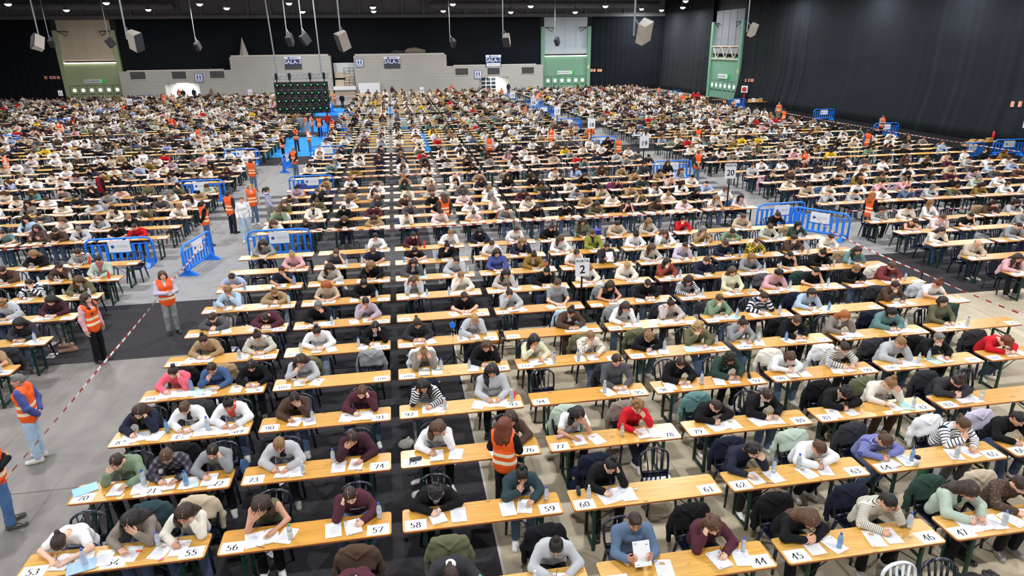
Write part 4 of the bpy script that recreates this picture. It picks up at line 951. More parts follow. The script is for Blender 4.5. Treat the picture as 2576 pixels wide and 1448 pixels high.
HAIRC = {'k': ('black', '#1b1615'), 'd': ('dark brown', '#33231b'), 'b': ('brown', '#553a27'), 'l': ('light brown', '#8a6642'), 'y': ('blond', '#b08f5c'), 'g': ('grey', '#77746f'), 'r': ('ginger', '#a35a26'), 'u': ('auburn', '#6b3722')}
HST = {'short': 'short', 'buzz': 'cropped', 'ring': 'balding', 'tied': 'tied back', 'pony': 'ponytail', 'bun': 'top bun', 'lowbun': 'low bun', 'curlbun': 'curly bun', 'bob': 'bobbed', 'long': 'long', 'longback': 'long', 'wavy': 'long wavy', 'curly': 'curly', 'curlylong': 'long curly'}
SKINS = ['#e3b59a', '#d9a688', '#e0ae90', '#cf9a7c', '#e8bda3']
def dress(t, k, top, topc, hair, hairc, leg='#39404f', shoe='#e6e4df', skin=None, glasses=False, inner='#e8e8e6', mt='cloth', full=True, vest=False, bell=0., scarf=None):
    """hang body, clothes and hair of pose k under the empty t"""
    p = pose(k); put('body', m_body(k), t, color=lin(skin or R_.choice(SKINS)))
    put({'sw': 'sweater', 'hd': 'hoodie', 'ts': 'tee_shirt', 'sl': 'sleeveless_top', 'jk': 'jacket'}[top], m_top(k, top, mt), t, color=lin(topc))
    if top == 'jk': put('inner_shirt', m_top(k, 'inner'), t, color=lin(inner))
    if vest: put('vest', m_top(k, 'vest', 'vest' if vest is True else 'cloth'), t, color=lin('#8e1a24'))
    put('trousers', m_trs(k, bell), t, color=lin(leg))
    if hair != 'none': put('hair', m_hair(k, hair), t, color=lin(HAIRC[hairc][1]))
    if full:
        for x, y, rz in p.foot: put('shoe', SHOE, t, loc=(float(x), float(y), 0), rotz=rz, color=lin(shoe))
        if glasses: put('glasses', GLASS, t, M=mat4(p.Hp, p.Hr))
    if scarf:
        if ('s', k) not in _mc:
            up = unit(p.nb-p.mid); fw = unit(A3(0, -1, 0)-up*(A3(0, -1, 0)@up)); c = p.nb+up*.025
            ring = [c+A3(.075*math.cos(a), 0, 0)+fw*(.075*math.sin(a)+.01)+up*.012*math.sin(3*a) for a in np.linspace(0, 2*math.pi, 13)]
            V, Q = sdf_mesh(chain(ring, [.03]*13, .015)+chain([c+fw*.1, p.che+fw*.14], [.045, .03], .02), .01, folds(.004, 50)); _mc[('s', k)] = npmesh('scarf', V, Q, M_['cloth'])
        put('scarf', _mc[('s', k)], t, color=lin(scarf))
# ------------------------------------------------------------------ furniture and table things
TX, TY, TP, TQ, TD, TZ, TL = -.2634, 7.3848, 1.4591, 2.35, .47, .76, 2.2
def rrect(x0, x1, y0, y1, r=.045, n=4):
    P = []
    for cx, cy, a in ((x1-r, y1-r, 0), (x0+r, y1-r, 90), (x0+r, y0+r, 180), (x1-r, y0+r, 270)):
        P += [(cx+r*math.cos(math.radians(a+90*i/n)), cy+r*math.sin(math.radians(a+90*i/n))) for i in range(n+1)]
    return P
def add_slab(mb, poly, z0, z1, side=None):
    n = len(poly); mb.add([(x, y, z0) for x, y in poly]+[(x, y, z1) for x, y in poly], [tuple(range(n-1, -1, -1)), tuple(range(n, 2*n))])
    m0 = mb.mi
    if side is not None: mb.mi = side
    b = len(mb.v)-2*n; mb.f += [(b+i, b+(i+1) % n, b+n+(i+1) % n, b+n+i) for i in range(n)]; mb.m += [mb.mi]*n; mb.mi = m0
def tbl_top(mb, side=1):
    add_slab(mb, rrect(0, TL, 0, TD), TZ-.027, TZ, side)
    for x in (.3, 1.9): mb.box(x-.03, x+.03, .03, TD-.03, TZ-.06, TZ-.027)
def tbl_legs(mb, e):
    x = .3 if e == 0 else 1.9; s = -1 if e == 0 else 1
    for y in (.05, TD-.05): mb.box(x-.022, x+.022, y-.018, y+.018, .0, TZ-.058)
    mb.box(x-.018, x+.018, .05, TD-.05, .03, .065); mb.box(x-.015, x+.015, .05, TD-.05, .5, .53)
def tbl_brace(mb, e):
    x = .3 if e == 0 else 1.9; s = 1 if e == 0 else -1
    for y in (.1, TD-.1): mb.tube([(x, y, .42), (x+s*.42, y, TZ-.03)], .008, 5)
    mb.tube([(x+s*.4, .1, TZ-.035), (x+s*.4, TD-.1, TZ-.035)], .008, 5)
a = MB(); tbl_top(a); ME_TOP = a.mesh('tabletop', [M_['wood'], M_['edge']])
ME_LEG, ME_BR = [], []
for e in (0, 1):
    a = MB(); tbl_legs(a, e); ME_LEG.append(a.mesh('leg_frame', M_['green'])); a = MB(); tbl_brace(a, e); ME_BR.append(a.mesh('brace', M_['green']))
a = MB(); tbl_top(a); a.mi = 2
for e in (0, 1): tbl_legs(a, e); tbl_brace(a, e)
ME_TFULL = a.mesh('trestle_table', [M_['wood'], M_['edge'], M_['green']])
def table(x, y, parts, label, rz=0):
    if not parts: return tag(put('trestle_table', ME_TFULL, loc=(x, y, 0), rotz=rz), label, 'table', 'pine trestle tables in rows')
    t = thing('trestle_table', label, 'table', (x, y, 0), rz, 'pine trestle tables in rows')
    put('tabletop', ME_TOP, t)
    for e in (0, 1): put('leg_frame', ME_LEG[e], t); put('brace', ME_BR[e], t)
    return t
# chair: origin on the floor under the seat centre, faces -y
a = MB(); add_slab(a, rrect(-.22, .22, -.215, .2, .09, 5), .425, .45); a.box(-.2, .2, -.2, .18, .40, .425); ME_SEAT = a.mesh('seat', M_['chairs'])
a = MB(); arch = [(-.205, .19, .43), (-.222, .225, .56), (-.225, .255, .68)]+[(.225*math.cos(t), .265+.02*math.sin(t), .71+.145*math.sin(t)) for t in np.linspace(math.pi, 0, 13)]+[(.225, .255, .68), (.222, .225, .56), (.205, .19, .43)]
a.tube(arch, .021, 8, flat=(1.25, .8))
for x0, x1 in ((-.105, -.135), (-.036, -.046), (.036, .046), (.105, .135)): a.tube([(x0, .195, .44), (x0*.9+x1*.1, .222, .58), (x1, .272, .835-.14*abs(x1))], .017, 6, flat=(1.3, .6))
a.box(-.2, .2, .18, .212, .43, .50); ME_BACK = a.mesh('backrest', M_['chairs'], True)
ME_CL = []
for sx, sy in ((-1, -1), (1, -1), (-1, 1), (1, 1)):
    a = MB(); a.tube([(sx*.185, sy*.175, .43), (sx*.215, sy*.215, .2), (sx*.235, sy*.24, 0)], [.027, .023, .018], 6); ME_CL.append(a.mesh('leg', M_['chairs'], True))
a = MB()
for m in [ME_SEAT, ME_BACK]+ME_CL: a.add([tuple(v.co) for v in m.vertices], [tuple(p.vertices) for p in m.polygons])
ME_CFULL = a.mesh('chair', M_['chairs'])
def chair(x, y, parts, label, col='#15182a', rz=0):
    if not parts: return tag(put('chair', ME_CFULL, loc=(x, y, 0), rotz=rz, color=lin(col)), label, 'chair', 'plastic chairs behind the tables')
    t = thing('chair', label, 'chair', (x, y, 0), rz, 'plastic chairs behind the tables')
    put('seat', ME_SEAT, t, color=lin(col)); put('backrest', ME_BACK, t, color=lin(col))
    for m in ME_CL: put('leg', m, t, color=lin(col))
    return t
def mk_coat(seed):
    P = [cap((-.19, .275, .85), (.19, .275, .85), .05, .05, .03)]; r = random.Random(seed); hem = [.36+r.uniform(-.04, .04)+.03*math.sin(seed+k) for k in range(13)]
    for k, x in enumerate(np.linspace(-.215, .215, 13)): P += chain([(x, .30, .84-.06*abs(x)/.2), (x*1.1, .335+.012*math.sin(3*k+seed), .62), (x*1.16, .345+.02*math.sin(2.1*k+seed), hem[k])], [.036, .03, .026], .045)
    for x in np.linspace(-.2, .2, 10): P += chain([(x, .245, .84-.06*abs(x)/.2), (x, .205, .60)], [.034, .03], .04)
    for s in (-1, 1): P += chain([(s*.225, .26, .79), (s*.285, .28, .58), (s*.275+r.uniform(-.02, .02), .25, .38)], [.05, .042, .036], .04)
    P += [cap((-.09, .30, .88), (.09, .30, .88), .036, .036, .03), cap((-.12, .22, .86), (0, .19, .78), .02, .016, .02), cap((.12, .22, .86), (0, .19, .78), .02, .016, .02)]
    V, Q = sdf_mesh(P, .012, folds(.012, 18, seed)); return npmesh('coat', V, Q, M_['cloth'])
COATS = [mk_coat(1), mk_coat(2), mk_coat(3)]
# sheets of paper: origin at the sheet centre, lying at z=0
def sheet(kind):
    a = MB(); W, H = .21, .297; n = 6
    def page(x0, x1, curl, z0=.0):
        vs = []; fs = []
        for i in range(n+1):
            t = i/n; y = -H/2+H*t
            for x in (x0, x1): vs.append((x, y, z0+.0015+curl*((t-.5)*2)**2*(1 if t < .5 else .35)))
        for i in range(n): fs.append((2*i, 2*i+1, 2*i+3, 2*i+2))
        m = len(vs); vs += [(x, y, z-.0012) for x, y, z in vs]; fs += [tuple(m+q for q in f[::-1]) for f in fs]
        fs += [(0, 2, m+2, m), ][:0]; a.add(vs, fs)
    def marks(x0, x1, pic=False, z=.0045, lines=True):
        a.mi = 1
        for x, y, w_ in ((x0+.02, H/2-.03, .028), (x1-.05, H/2-.05, .03), (x0+.025, -H/2+.02, .03), (x1-.03, -H/2+.02, .012)): a.add([(x, y, z), (x+w_, y, z), (x+w_, y+.005, z), (x, y+.005, z)], [(0, 1, 2, 3)])
        if lines:
            a.mi = 2
            for k in range(9): y = H/2-.085-k*.018; a.add([(x0+.025, y, z), (x1-.03-.02*(k % 3), y, z), (x1-.03-.02*(k % 3), y+.0035, z), (x0+.025, y+.0035, z)], [(0, 1, 2, 3)])
        if pic:
            a.mi = 3; a.add([(x0+.06, H/2-.09, z+.001), (x0+.13, H/2-.09, z+.001), (x0+.13, H/2-.045, z+.001), (x0+.06, H/2-.045, z+.001)], [(0, 1, 2, 3)])
        a.mi = 0
    if kind == 'single': page(-W/2, W/2, .004); marks(-W/2, W/2)
    elif kind == 'booklet': page(-W/2, W/2, .003); page(-W/2+.004, W/2+.004, .010, .004); marks(-W/2, W/2, z=.0145, lines=False)
    elif kind == 'open': page(-W, 0, .003); page(0, W, .008); marks(-W, 0); marks(0, W, z=.011, lines=False)
    elif kind == 'mint': page(-W/2, W/2, .003)
    else: page(-W/2, W/2, .001); marks(-W/2, W/2, True)
    return a.mesh('sheet_'+kind, [M_['paper'], M_['ink'], M_['ink2'], M_['pic']])
SHEETS = {k: sheet(k) for k in ('single', 'booklet', 'open', 'mint', 'leaflet')}
PAPERN = {'single': 'answer sheet', 'booklet': 'exam booklet', 'open': 'opened exam booklet', 'mint': 'mint coloured sheet', 'leaflet': 'printed leaflet with small picture'}
def paper(kind, x, y, z, rz, label, col='#f4f4f7'):
    o = put('paper_sheet', SHEETS[kind], loc=(x, y, z), rotz=rz, color=lin('#c4e6e2' if kind == 'mint' else col)); return tag(o, label, 'paper', 'exam papers on the tables')
def card(x, y, num, label):
    a = MB(); a.box(-.147, .147, -.104, .104, 0, .0018); a.mi = 1; add_number(a, num, .115 if len(num) < 3 else .092, Matrix.Translation((0, -.005, .0024)))
    o = put('number_card', a.mesh('card', [M_['paper'], M_['ink']]), loc=(x, y, TZ+.0006), rotz=R_.uniform(-.02, .02), color=lin('#f3f3f6')); return tag(o, label, 'card', 'number cards on the table corners')
a = MB(); a.lathe([(0, 0), (.031, .0), (.033, .012), (.033, .05), (.030, .055), (.033, .06), (.033, .135), (.026, .165), (.0135, .19), (.0135, .2), (0, .2)], 14); ME_BOT = a.mesh('bottle_body', mat('bottle_clear', '#eef5fa', .12, .5, trans=.45), True)
a = MB(); a.lathe([(.0335, .072), (.0338, .073), (.0338, .118), (.0335, .119)], 14); ME_LAB = a.mesh('label', M_['gloss'], True)
a = MB(); a.lathe([(0, .195), (.0155, .195), (.0155, .216), (0, .218)], 12); ME_CAP = a.mesh('cap', M_['gloss'])
ME_BOTB = bpy.data.meshes['bottle_body'].copy(); ME_BOTB.materials[0] = mat('bottle_blue', '#9ccbf2', .12, .5, trans=.4)
ME_BOTR = ME_BOT.copy(); ME_BOTR.materials[0] = mat('bottle_red', '#ee5a44', .2, .5, trans=.2)
def bottle(x, y, z, label, kind='clear', s=1.):
    t = thing('water_bottle', label, 'bottle', (x, y, z), 0, 'water bottles on the tables'); t.scale = (s, s, s*1.05)
    put('body', {'blue': ME_BOTB, 'red': ME_BOTR}.get(kind, ME_BOT), t)
    put('label', ME_LAB, t, color=lin({'blue': '#6fa2da', 'red': '#d84a38', 'green': '#dfeae0'}.get(kind, '#b9cbe0')))
    put('cap', ME_CAP, t, color=lin({'green': '#3aa55a', 'red': '#d33b30', 'white': '#e8e8ec'}.get(kind, '#2f57c4')))
ME_PEN = MB().tube([(0, 0, 0), (0, 0, .012), (0, 0, .135), (0, 0, .142)], [.001, .004, .004, .003], 6).mesh('pen', M_['gloss'])
def pen(loc, d, label, col):
    o = put('pen', ME_PEN, color=lin(col)); q = Vector((0, 0, 1)).rotation_difference(Vector(d).normalized()); o.matrix_local = Matrix.Translation(loc)@q.to_matrix().to_4x4(); return tag(o, label, 'pen', 'pens used in the exam')
# plastic barrier, 2 m long along x, origin on the floor at its middle
def barrier(x, y, rz, label, L=2.05):
    t = thing('crowd_barrier', label, 'barrier', (x, y, 0), rz, 'blue plastic barriers'); h = L/2
    f = MB(); f.tube([(-h, 0, .12), (-h, 0, .80), (-h+.06, 0, .94), (-h+.2, 0, 1.0), (h-.2, 0, 1.0), (h-.06, 0, .94), (h, 0, .80), (h, 0, .12)], .048, 8, flat=(1, .7)); f.tube([(-h, 0, .2), (h, 0, .2)], .045, 8); f.tube([(-h, 0, .80), (h, 0, .80)], .02, 6); f.box(-.36, .36, -.02, .02, .5, .55)
    put('frame', f.mesh('bar_f', M_['blue'], True), t)
    for i in range(9):
        xx = -h+.2+i*(L-.4)/8; s = MB(); s.box(xx-.042, xx+.042, -.018, .018, .2, .82 if abs(xx) > .36 else .5); put('slat', s.mesh('bar_s', M_['blue']), t)
    b = MB(); b.box(-.33, .33, -.03, .03, .54, .92); b.mi = 1
    b.lathe([(0, 0), (.055, 0), (.055, .004), (0, .004)], 14, Matrix.Translation((-.2, -.032, .73))@RX); b.mi = 2
    for z in (.70, .75): b.box(-.08, .26, -.034, -.03, z, z+.02)
    put('notice_board', b.mesh('bar_b', [M_['white'], M_['aseos'], M_['ink2']]), t)
    for s in (-1, 1):
        p = MB(); xx = s*(h-.18); p.add([(xx-.07, -.30, 0), (xx+.07, -.30, 0), (xx+.07, .30, 0), (xx-.07, .30, 0), (xx-.045, -.03, .2), (xx+.045, -.03, .2), (xx+.045, .03, .2), (xx-.045, .03, .2), (xx-.07, -.30, .03), (xx+.07, -.30, .03), (xx+.07, .30, .03), (xx-.07, .30, .03)],
              [(3, 2, 1, 0), (4, 5, 6, 7), (0, 1, 9, 8), (1, 2, 10, 9), (2, 3, 11, 10), (3, 0, 8, 11), (8, 9, 5, 4), (9, 10, 6, 5), (10, 11, 7, 6), (11, 8, 4, 7)])
        put('foot', p.mesh('bar_p', M_['blue']), t)
def mk_tape():
    m = mat('tape', '#e9e6e2', .5, .4); g = N(m); at = g.n('Attribute', attribute_name='run'); k = g.math('LESS_THAN', g.math('FRACT', g.math('DIVIDE', at.outputs['Fac'], .36)), .45)
    g.l(g.mix(k, lin('#ece9e6'), lin('#b5433f')), g.b.inputs['Base Color']); return m
M_['tape'] = mk_tape()
def tape(pts, label, sag=.03, w_=.022):
    P = [Vector(p) for p in pts]; vs = []; fs = []; run = []; acc = 0
    for a, b in zip(P, P[1:]):
        n = max(2, int((b-a).length/.3))
        for i in range(n+1):
            t = i/n; c = a.lerp(b, t); c.z -= sag*4*t*(1-t); tw = .55*math.sin((acc+(b-a).length*t)*.9); s = Vector((math.sin(tw)*.6, .15, math.cos(tw)))*w_
            d = Vector((0, .0012, 0)); base = len(vs); vs += [c-s-d, c+s-d, c+s+d, c-s+d]; run += [acc+(b-a).length*t]*4
            if i: o = base-4; fs += [(o, base, base+1, o+1), (o+2, base+2, base+3, o+3), (o+1, base+1, base+2, o+2), (o+3, base+3, base, o)]
        acc += (b-a).length
    a = MB(); a.add(vs, fs); me = a.mesh('tape', M_['tape']); attr(me, 'run', np.array(run)); return tag(put('warning_tape', me), label, 'tape')
def sign_pole(x, y, zc, txt, label, head=None, s=1.):
    t = thing('door_number_sign', label, 'sign', (x, y, 0))
    p = MB(); p.tube([(0, .03, .0), (0, .03, zc)], .022*s, 8); p.box(-.2, .2, -.17, .23, 0, .02); put('pole', p.mesh('sp', M_['black']), t)
    W, H = .36*s, .46*s; b = put('board', MB().box(-W/2, W/2, -.012, .008, zc-H/2, zc+H/2).mesh('sb', M_['white']), t)
    a = MB(); add_text(a, txt, .3*s if len(txt) < 2 else .25*s, Matrix.Translation((0, -.016, zc-.06*s))@RX)
    if head: add_text(a, head, .1*s, Matrix.Translation((0, -.016, zc+.165*s))@RX)
    put('lettering', a.mesh('st', M_['ink']), b)
# ------------------------------------------------------------------ who sits where (rows read from the front, columns from the left)
CO = dict(white='#efefee', cream='#ece3cd', black='#17171a', charcoal='#333338', grey='#8f9296', lightgrey='#b9bcc1', darkgrey='#54555a', taupe='#8f8172', beige='#cdb592', camel='#b28b5b', brown='#5a3f30', maroon='#5e2434', burgundy='#4a2130', red='#c9202a', rust='#a8402e', darkred='#8c2f30',
 pink='#eaa3ae', palepink='#ead0cd', hotpink='#f26d80', lilac='#b9a2b8', lavender='#c9bcd9', navy='#242a42', blue='#3a5f9c', royal='#4450a8', lightblue='#a9c9e6', skyblue='#9db6e6', denim='#55729b', teal='#5b8f8d', darkteal='#2e4750', green='#7d9a72', sage='#7e9a75', palegreen='#b4c8b0', olive='#6b6a45', darkgreen='#2c4a3e', chartreuse='#9aa02a', mustard='#9a7424', yellow='#e6c22a', paleyellow='#e6dfb0', orange='#e2701e', peach='#e8b59c', purple='#5a3a6e', magenta='#a02f7c', violet='#3d45a8')
def _soft(h):
    c = [int(h[i:i+2], 16) for i in (1, 3, 5)]; g_ = sum(c)/3
    return '#%02x%02x%02x' % tuple(int(max(0, min(255, g_+(a-g_)*.7))) for a in c)
CO = {k: _soft(v) if k not in ('hotpink', 'red', 'yellow', 'orange') else v for k, v in CO.items()}
CN = dict(lightgrey='light grey', darkgrey='dark grey', darkred='dark red', palepink='pale pink', hotpink='hot pink', royal='royal blue', lightblue='light blue', skyblue='sky blue', darkteal='dark teal', sage='sage green', palegreen='pale green', darkgreen='dark green', paleyellow='pale yellow', violet='blue violet')
SPEC = '''
-2 2: 2490 sw:black curly.k w | 2392 E
-1 -1: 885 sw:maroon tied.k i j=brown
-1 0: 1135 jk:charcoal tied.d i j=olive | 1400 sw:lightgrey bun.k w gl j=black leg=black
-1 1: 1605 sh:denim short.d h skin=#c98f70 leg=black | 1800 sw:maroon curlylong.b B j=black b=clear
-1 2: 2030 sw:black longback.b g j=black leg=black | 2230 st:cream tied.k b gl mt=st_f j=navy leg=black
-1 3: 2440 jk:palegreen longback.d w j=darkgreen leg=black | 2570 fl:brown tied.d w mt=floral j=beige
0 -2: 155 ts:white pony.d i | 325 sw:taupe long.k c j=darkteal | 455 sw:cream long.d b j=beige
0 -1: 660 sl:olive long.d C leg=black | 888 sw:maroon tied.d B print=CAMBRIDGE leg=denim
0 0: 1095 sw:black curly.k a scarf=#9aa3ad leg=black | 1313 hd:darkteal bun.k j leg=denim
0 1: 1530 sw:black curlbun.k b gl leg=black j=navy | 1690 E
0 2: 1890 sw:navy bob.k c leg=charcoal j=navy | 2060 hd:white tied.b a gl leg=black j=palegreen
0 3: 2225 sw:violet lowbun.b a gl mt=st_v leg=denim j=charcoal | 2425 sw:white pony.b j mt=st_k leg=darkgrey j=white
0 4: 2560 sw:black tied.k b j=lavender
1 -2: 298 hd:sage tied.d C leg=black | 418 sw:charcoal tied.b w gl mt=argyle leg=black j=black | 528 sw:grey tied.k b leg=black
1 -1: 703 jk:lightgrey tied.l w inner=#2b2b30 leg=charcoal | 890 jk:burgundy tied.d C inner=#17171a leg=navy
1 0: 1095 sw:white long.b b gl leg=black | 1285 jk:brown wavy.d d
1 1: 1450 ts:white long.k c leg=black j=palegreen | 1605 sw:red curly.l D gl leg=navy j=taupe
1 2: 1800 sw:black buzz.d a leg=navy j=teal | 1930 jk:black tied.d w leg=denim
1 3: 2125 jk:black curly.k a leg=black j=black | 2237 sw:cream bun.l c gl leg=brown j=olive print=OP
1 4: 2405 jk:charcoal bun.d g j=charcoal | 2510 E
2 -2: 345 jk:navy long.d b inner=#4b5545 leg=black | 465 jk:white tied.b w inner=#2b3040 leg=black j=charcoal | 575 jk:white bun.k w scarf=#d8483f
2 -1: 738 jk:brown tied.k c inner=#17171a leg=denim | 905 sw:maroon tied.b b
2 0: 1070 sw:navy wavy.k B gl mt=st_w leg=grey j=navy | 1240 hd:lightgrey long.k f leg=black
2 1: 1385 E | 1557 sw:darkgrey tied.d f leg=darkgrey j=charcoal
2 2: 1713 jk:black tied.d w leg=grey | 1837 jk:darkgreen curlylong.k w gl leg=black inner=#7f9ccf
2 3: 1985 sw:white bob.b g leg=denim j=cream | 2125 sw:taupe pony.d w mt=st_w leg=charcoal j=white
2 4: 2262 hd:lightgrey pony.l b j=charcoal | 2365 jk:black short.g d gl leg=black j=black
2 5: 2525 sw:red curly.u i j=charcoal
3 -2: 430 sw:hotpink bun.d b j=black | 533 sw:blue tied.d j gl j=camel leg=denim | 632 sw:black tied.k w
3 -1: 755 sw:lightgrey long.d j leg=denim j=olive | 925 E j=grey
3 0: 1065 sw:taupe bun.l e leg=navy j=white | 1220 sw:black bob.b b leg=grey j=black
3 1: 1345 sw:paleyellow long.k d leg=black | 1487 fl:cream tied.l d mt=floral leg=denim j=olive
3 2: 1632 sw:black curly.l a leg=denim j=olive | 1760 jk:olive curlylong.y d leg=denim
3 3: 1870 sw:grey bun.d d leg=denim | 2005 hd:black tied.b w leg=black j=black
3 4: 2122 jk:taupe longback.r b inner=#f0f0f0 leg=brown | 2245 hd:teal bob.k w j=navy
3 5: 2385 sw:olive bob.d f leg=navy | 2450 E j=darkgreen
4 -2: 512 sw:camel bun.d w gl leg=black | 647 sw:cream bun.d w mt=st_f leg=black
4 -1: 797 sw:white bun.d w leg=lightblue | 940 jk:black tied.k b leg=black
4 0: 1050 sw:charcoal pony.d w leg=denim | 1190 jk:lightgrey tied.y b inner=#f2f2f2 leg=navy
4 1: 1290 E | 1437 jk:brown curlbun.d w leg=brown j=lightblue
4 2: 1570 sw:white long.d b leg=denim j=grey | 1692 sw:palepink bun.d B mt=st_f leg=charcoal j=charcoal
4 3: 1812 hd:green tied.b d leg=denim | 1918 sw:white tied.d b mt=st_b leg=navy
4 4: 2040 sw:lightblue bob.d b leg=navy j=navy | 2110 E
4 5: 2255 sw:brown tied.d d gl leg=black j=charcoal | 2360 ts:white bun.u w leg=navy j=lightgrey
5 -2: 535 sw:darkgrey tied.d g leg=black | 670 hd:maroon buzz.d i leg=denim
5 -1: 800 sw:black short.g D gl leg=black | 920 hd:lilac tied.k d leg=denim
5 0: 1065 E | 1168 ts:black short.d w gl leg=black
5 1: 1283 hd:lightgrey pony.d C leg=navy | 1407 ts:grey pony.b f leg=denim j=charcoal
5 2: 1535 sl:black long.d w j=grey | 1630 sw:black short.d w leg=denim
5 3: 1733 sw:navy curlylong.d w mt=st_w leg=denim | 1850 sw:paleyellow longback.b f leg=navy
5 4: 1955 sw:pink curly.k b j=darkgrey | 2050 ts:black short.k b leg=denim j=darkgreen
5 5: 2155 sw:black tied.l w leg=denim | 2245 jk:darkred tied.b w inner=#2a2024 j=cream
6 -2: 573 jk:lightblue curly.l D inner=#17171a leg=cream | 690 jk:camel bun.l g leg=lightblue
6 -1: 820 ts:beige longback.r w leg=denim | 915 sw:black tied.k w leg=black
6 0: 1040 sw:lightgrey long.b e leg=navy | 1160 sw:cream tied.l d leg=grey
6 1: 1270 sw:palepink long.k b mt=st_f leg=navy | 1372 sw:black bun.k b leg=denim
6 2: 1480 sw:cream longback.l w leg=black | 1578 hd:cream pony.y w leg=denim
6 3: 1680 jk:rust long.d d leg=maroon | 1775 sw:navy tied.b b leg=navy
6 4: 1892 sw:grey bob.l w leg=grey | 1985 ts:black short.k c
6 5: 2070 sw:black bun.k w | 2155 sw:teal long.d b j=camel
7 -2: 583 ts:skyblue short.k g leg=white | 708 ts:navy buzz.d D leg=grey
7 -1: 828 sw:cream long.d w mt=st_f leg=lightblue | 932 sw:black long.l w gl leg=black
7 0: 1037 jk:darkgrey long.d b leg=navy | 1145 hd:lightgrey tied.d b leg=navy
7 1: 1252 sw:royal longback.d f leg=charcoal | 1343 jk:mustard bun.d w leg=denim
7 2: 1448 ts:white tied.d c | 1530 jk:charcoal tied.d h leg=denim
7 3: 1640 sw:cream long.b w mt=st_f leg=black | 1720 sw:lavender short.d b leg=grey
7 4: 1825 sw:navy pony.b w leg=denim | 1905 sh:yellow buzz.b C mt=plaid
7 5: 2000 jk:brown tied.d d | 2090 sw:cream short.d w
8 -2: 640 E | 735 sw:pink bun.y w leg=navy
8 -1: 842 ts:darkgrey tied.b b | 938 ts:navy short.b w
8 0: 1043 ts:black tied.k g leg=navy | 1125 jk:black bun.k j leg=lightblue
8 1: 1237 ts:white short.d w leg=grey | 1312 jk:navy long.l b inner=#a09090
8 2: 1410 sw:white long.b w | 1497 jk:chartreuse tied.b f gl
8 3: 1600 sw:white bun.k w leg=denim | 1675 sw:white long.b B
8 4: 1770 sw:camel long.g d leg=denim | 1840 sw:green tied.d g gl
8 5: 1938 sw:green tied.b w mt=st_w | 2010 sw:darkgreen bob.k d j=camel
9 -2: 660 sw:grey long.d w leg=navy | 755 E
9 -1: 880 E | 945 sw:white tied.k d
9 0: 1037 sw:maroon tied.k b | 1130 sw:white tied.l b
9 1: 1207 jk:navy long.k w | 1297 sw:white tied.d c gl
9 2: 1385 sw:black bun.d b | 1468 fl:olive long.d f mt=floral
9 3: 1553 sw:beige tied.d w | 1633 sw:cream long.l w mt=st_f
9 4: 1720 sw:red tied.d d | 1790 E
9 5: 1865 sw:beige tied.b w | 1957 sw:black tied.d w
L 5: 47 sw:charcoal long.k w leg=denim
L 6: 5 hd:lightgrey curly.l w | 127 sw:burgundy longback.k w leg=grey
L 7: 72 sw:white tied.d D mt=st_b leg=denim | 196 jk:olive long.b w
L 8: 5 jk:brown tied.d w | 147 sw:brown bun.d c leg=black | 243 jk:palegreen pony.k f gl scarf=#b0606a
L 9: 83 sw:black longback.l w | 196 sw:black tied.d w mt=st_w | 318 E
L 11: 87 sw:maroon long.d h mt=st_f | 138 jk:brown tied.d w | 197 jk:lightgrey tied.g w | 290 ts:black short.d w | 340 sw:red short.d C
R 4: 2560 sw:white tied.d w j=black
R 5: 2440 jk:charcoal long.b c j=charcoal | 2560 sw:pink wavy.d b
R 6: 2372 hd:charcoal long.d b leg=lightblue j=brown | 2460 jk:beige ring.g w
R 7: 2283 sw:cream bun.k w leg=black j=charcoal | 2367 sw:cream longback.d b | 2560 sw:grey short.k b
R 8: 2215 sw:palepink tied.d e leg=black j=darkgreen | 2300 sl:brown tied.d g | 2370 sw:palepink tied.b c | 2440 ts:black short.k b
R 9: 2500 jk:brown longback.d b j=camel | 2560 jk:lightgrey long.d w
'''
GAPS = (10, 17, 24, 32, 40, 47, 56)
def mnum(r, c):
    k = c+2
    if r < 0: return [str(37+16*(r+1)+2*k), str(38+16*(r+1)+2*k)]
    if r <= 3: b = (53, 70, 87, 104)[r]; return [str(b), str(b+1), str(b+2)] if k == 0 else [str(b+1+2*k), str(b+2+2*k)]
    n = 121+16*(r-4-sum(g < r for g in GAPS))+2*k; return [str(n), str(n+1)]
class Tb: pass
TABLES = []; TMAP = {}
def in_view(x, y, z=.76, mx=60): u, v = to_px(x, y, z); return -mx < u < 2576+mx and v < 1448+170
ln, rn = 600, 800
for r in range(-2, 62):
    if r in GAPS: continue
    for blk in 'MLR':
        if blk == 'M': cols = [(c, TX+c*TQ) for c in range(-2, 6)]; dr = 0
        elif blk == 'L': cols = [(k, -7.9-TL-TQ*k) for k in range(0, 20)]; dr = .2-.006*r
        else: cols = [(k, 16.32+TQ*k) for k in range(0, 9)]; dr = -.05
        for c, x in cols:
            y = TY+(r+dr)*TP
            if blk == 'L' and r < 4: continue
            if blk == 'R' and (r < 3 or (y > 72 and x > 33) or (y < 72 and x > 30.8)): continue
            if y > 97 or not (in_view(x, y) or in_view(x+TL, y) or in_view(x+1, y+.5, 1.2)): continue
            if r == -2 and c < 2: continue
            t = Tb(); t.blk, t.r, t.c, t.x, t.y = blk, r, c, x, y; t.d = math.dist((x+1.1, y+.2, .76), (0, 0, CAMZ)); t.seats = None
            if blk == 'M': t.num = mnum(r, c)
            TABLES.append(t); TMAP[(blk, r, c)] = t
TABLES.sort(key=lambda t: t.d)
for t in TABLES:
    if t.blk == 'L': t.num = [str(ln), str(ln+1)]; ln += 2
    if t.blk == 'R': t.num = [str(rn), str(rn+1)]; rn += 2
def x_at(u, y, z):
    lo, hi = -70., 70.
    for _ in range(40):
        m = (lo+hi)/2
        if to_px(m, y, z)[0] < u: lo = m
        else: hi = m
    return lo
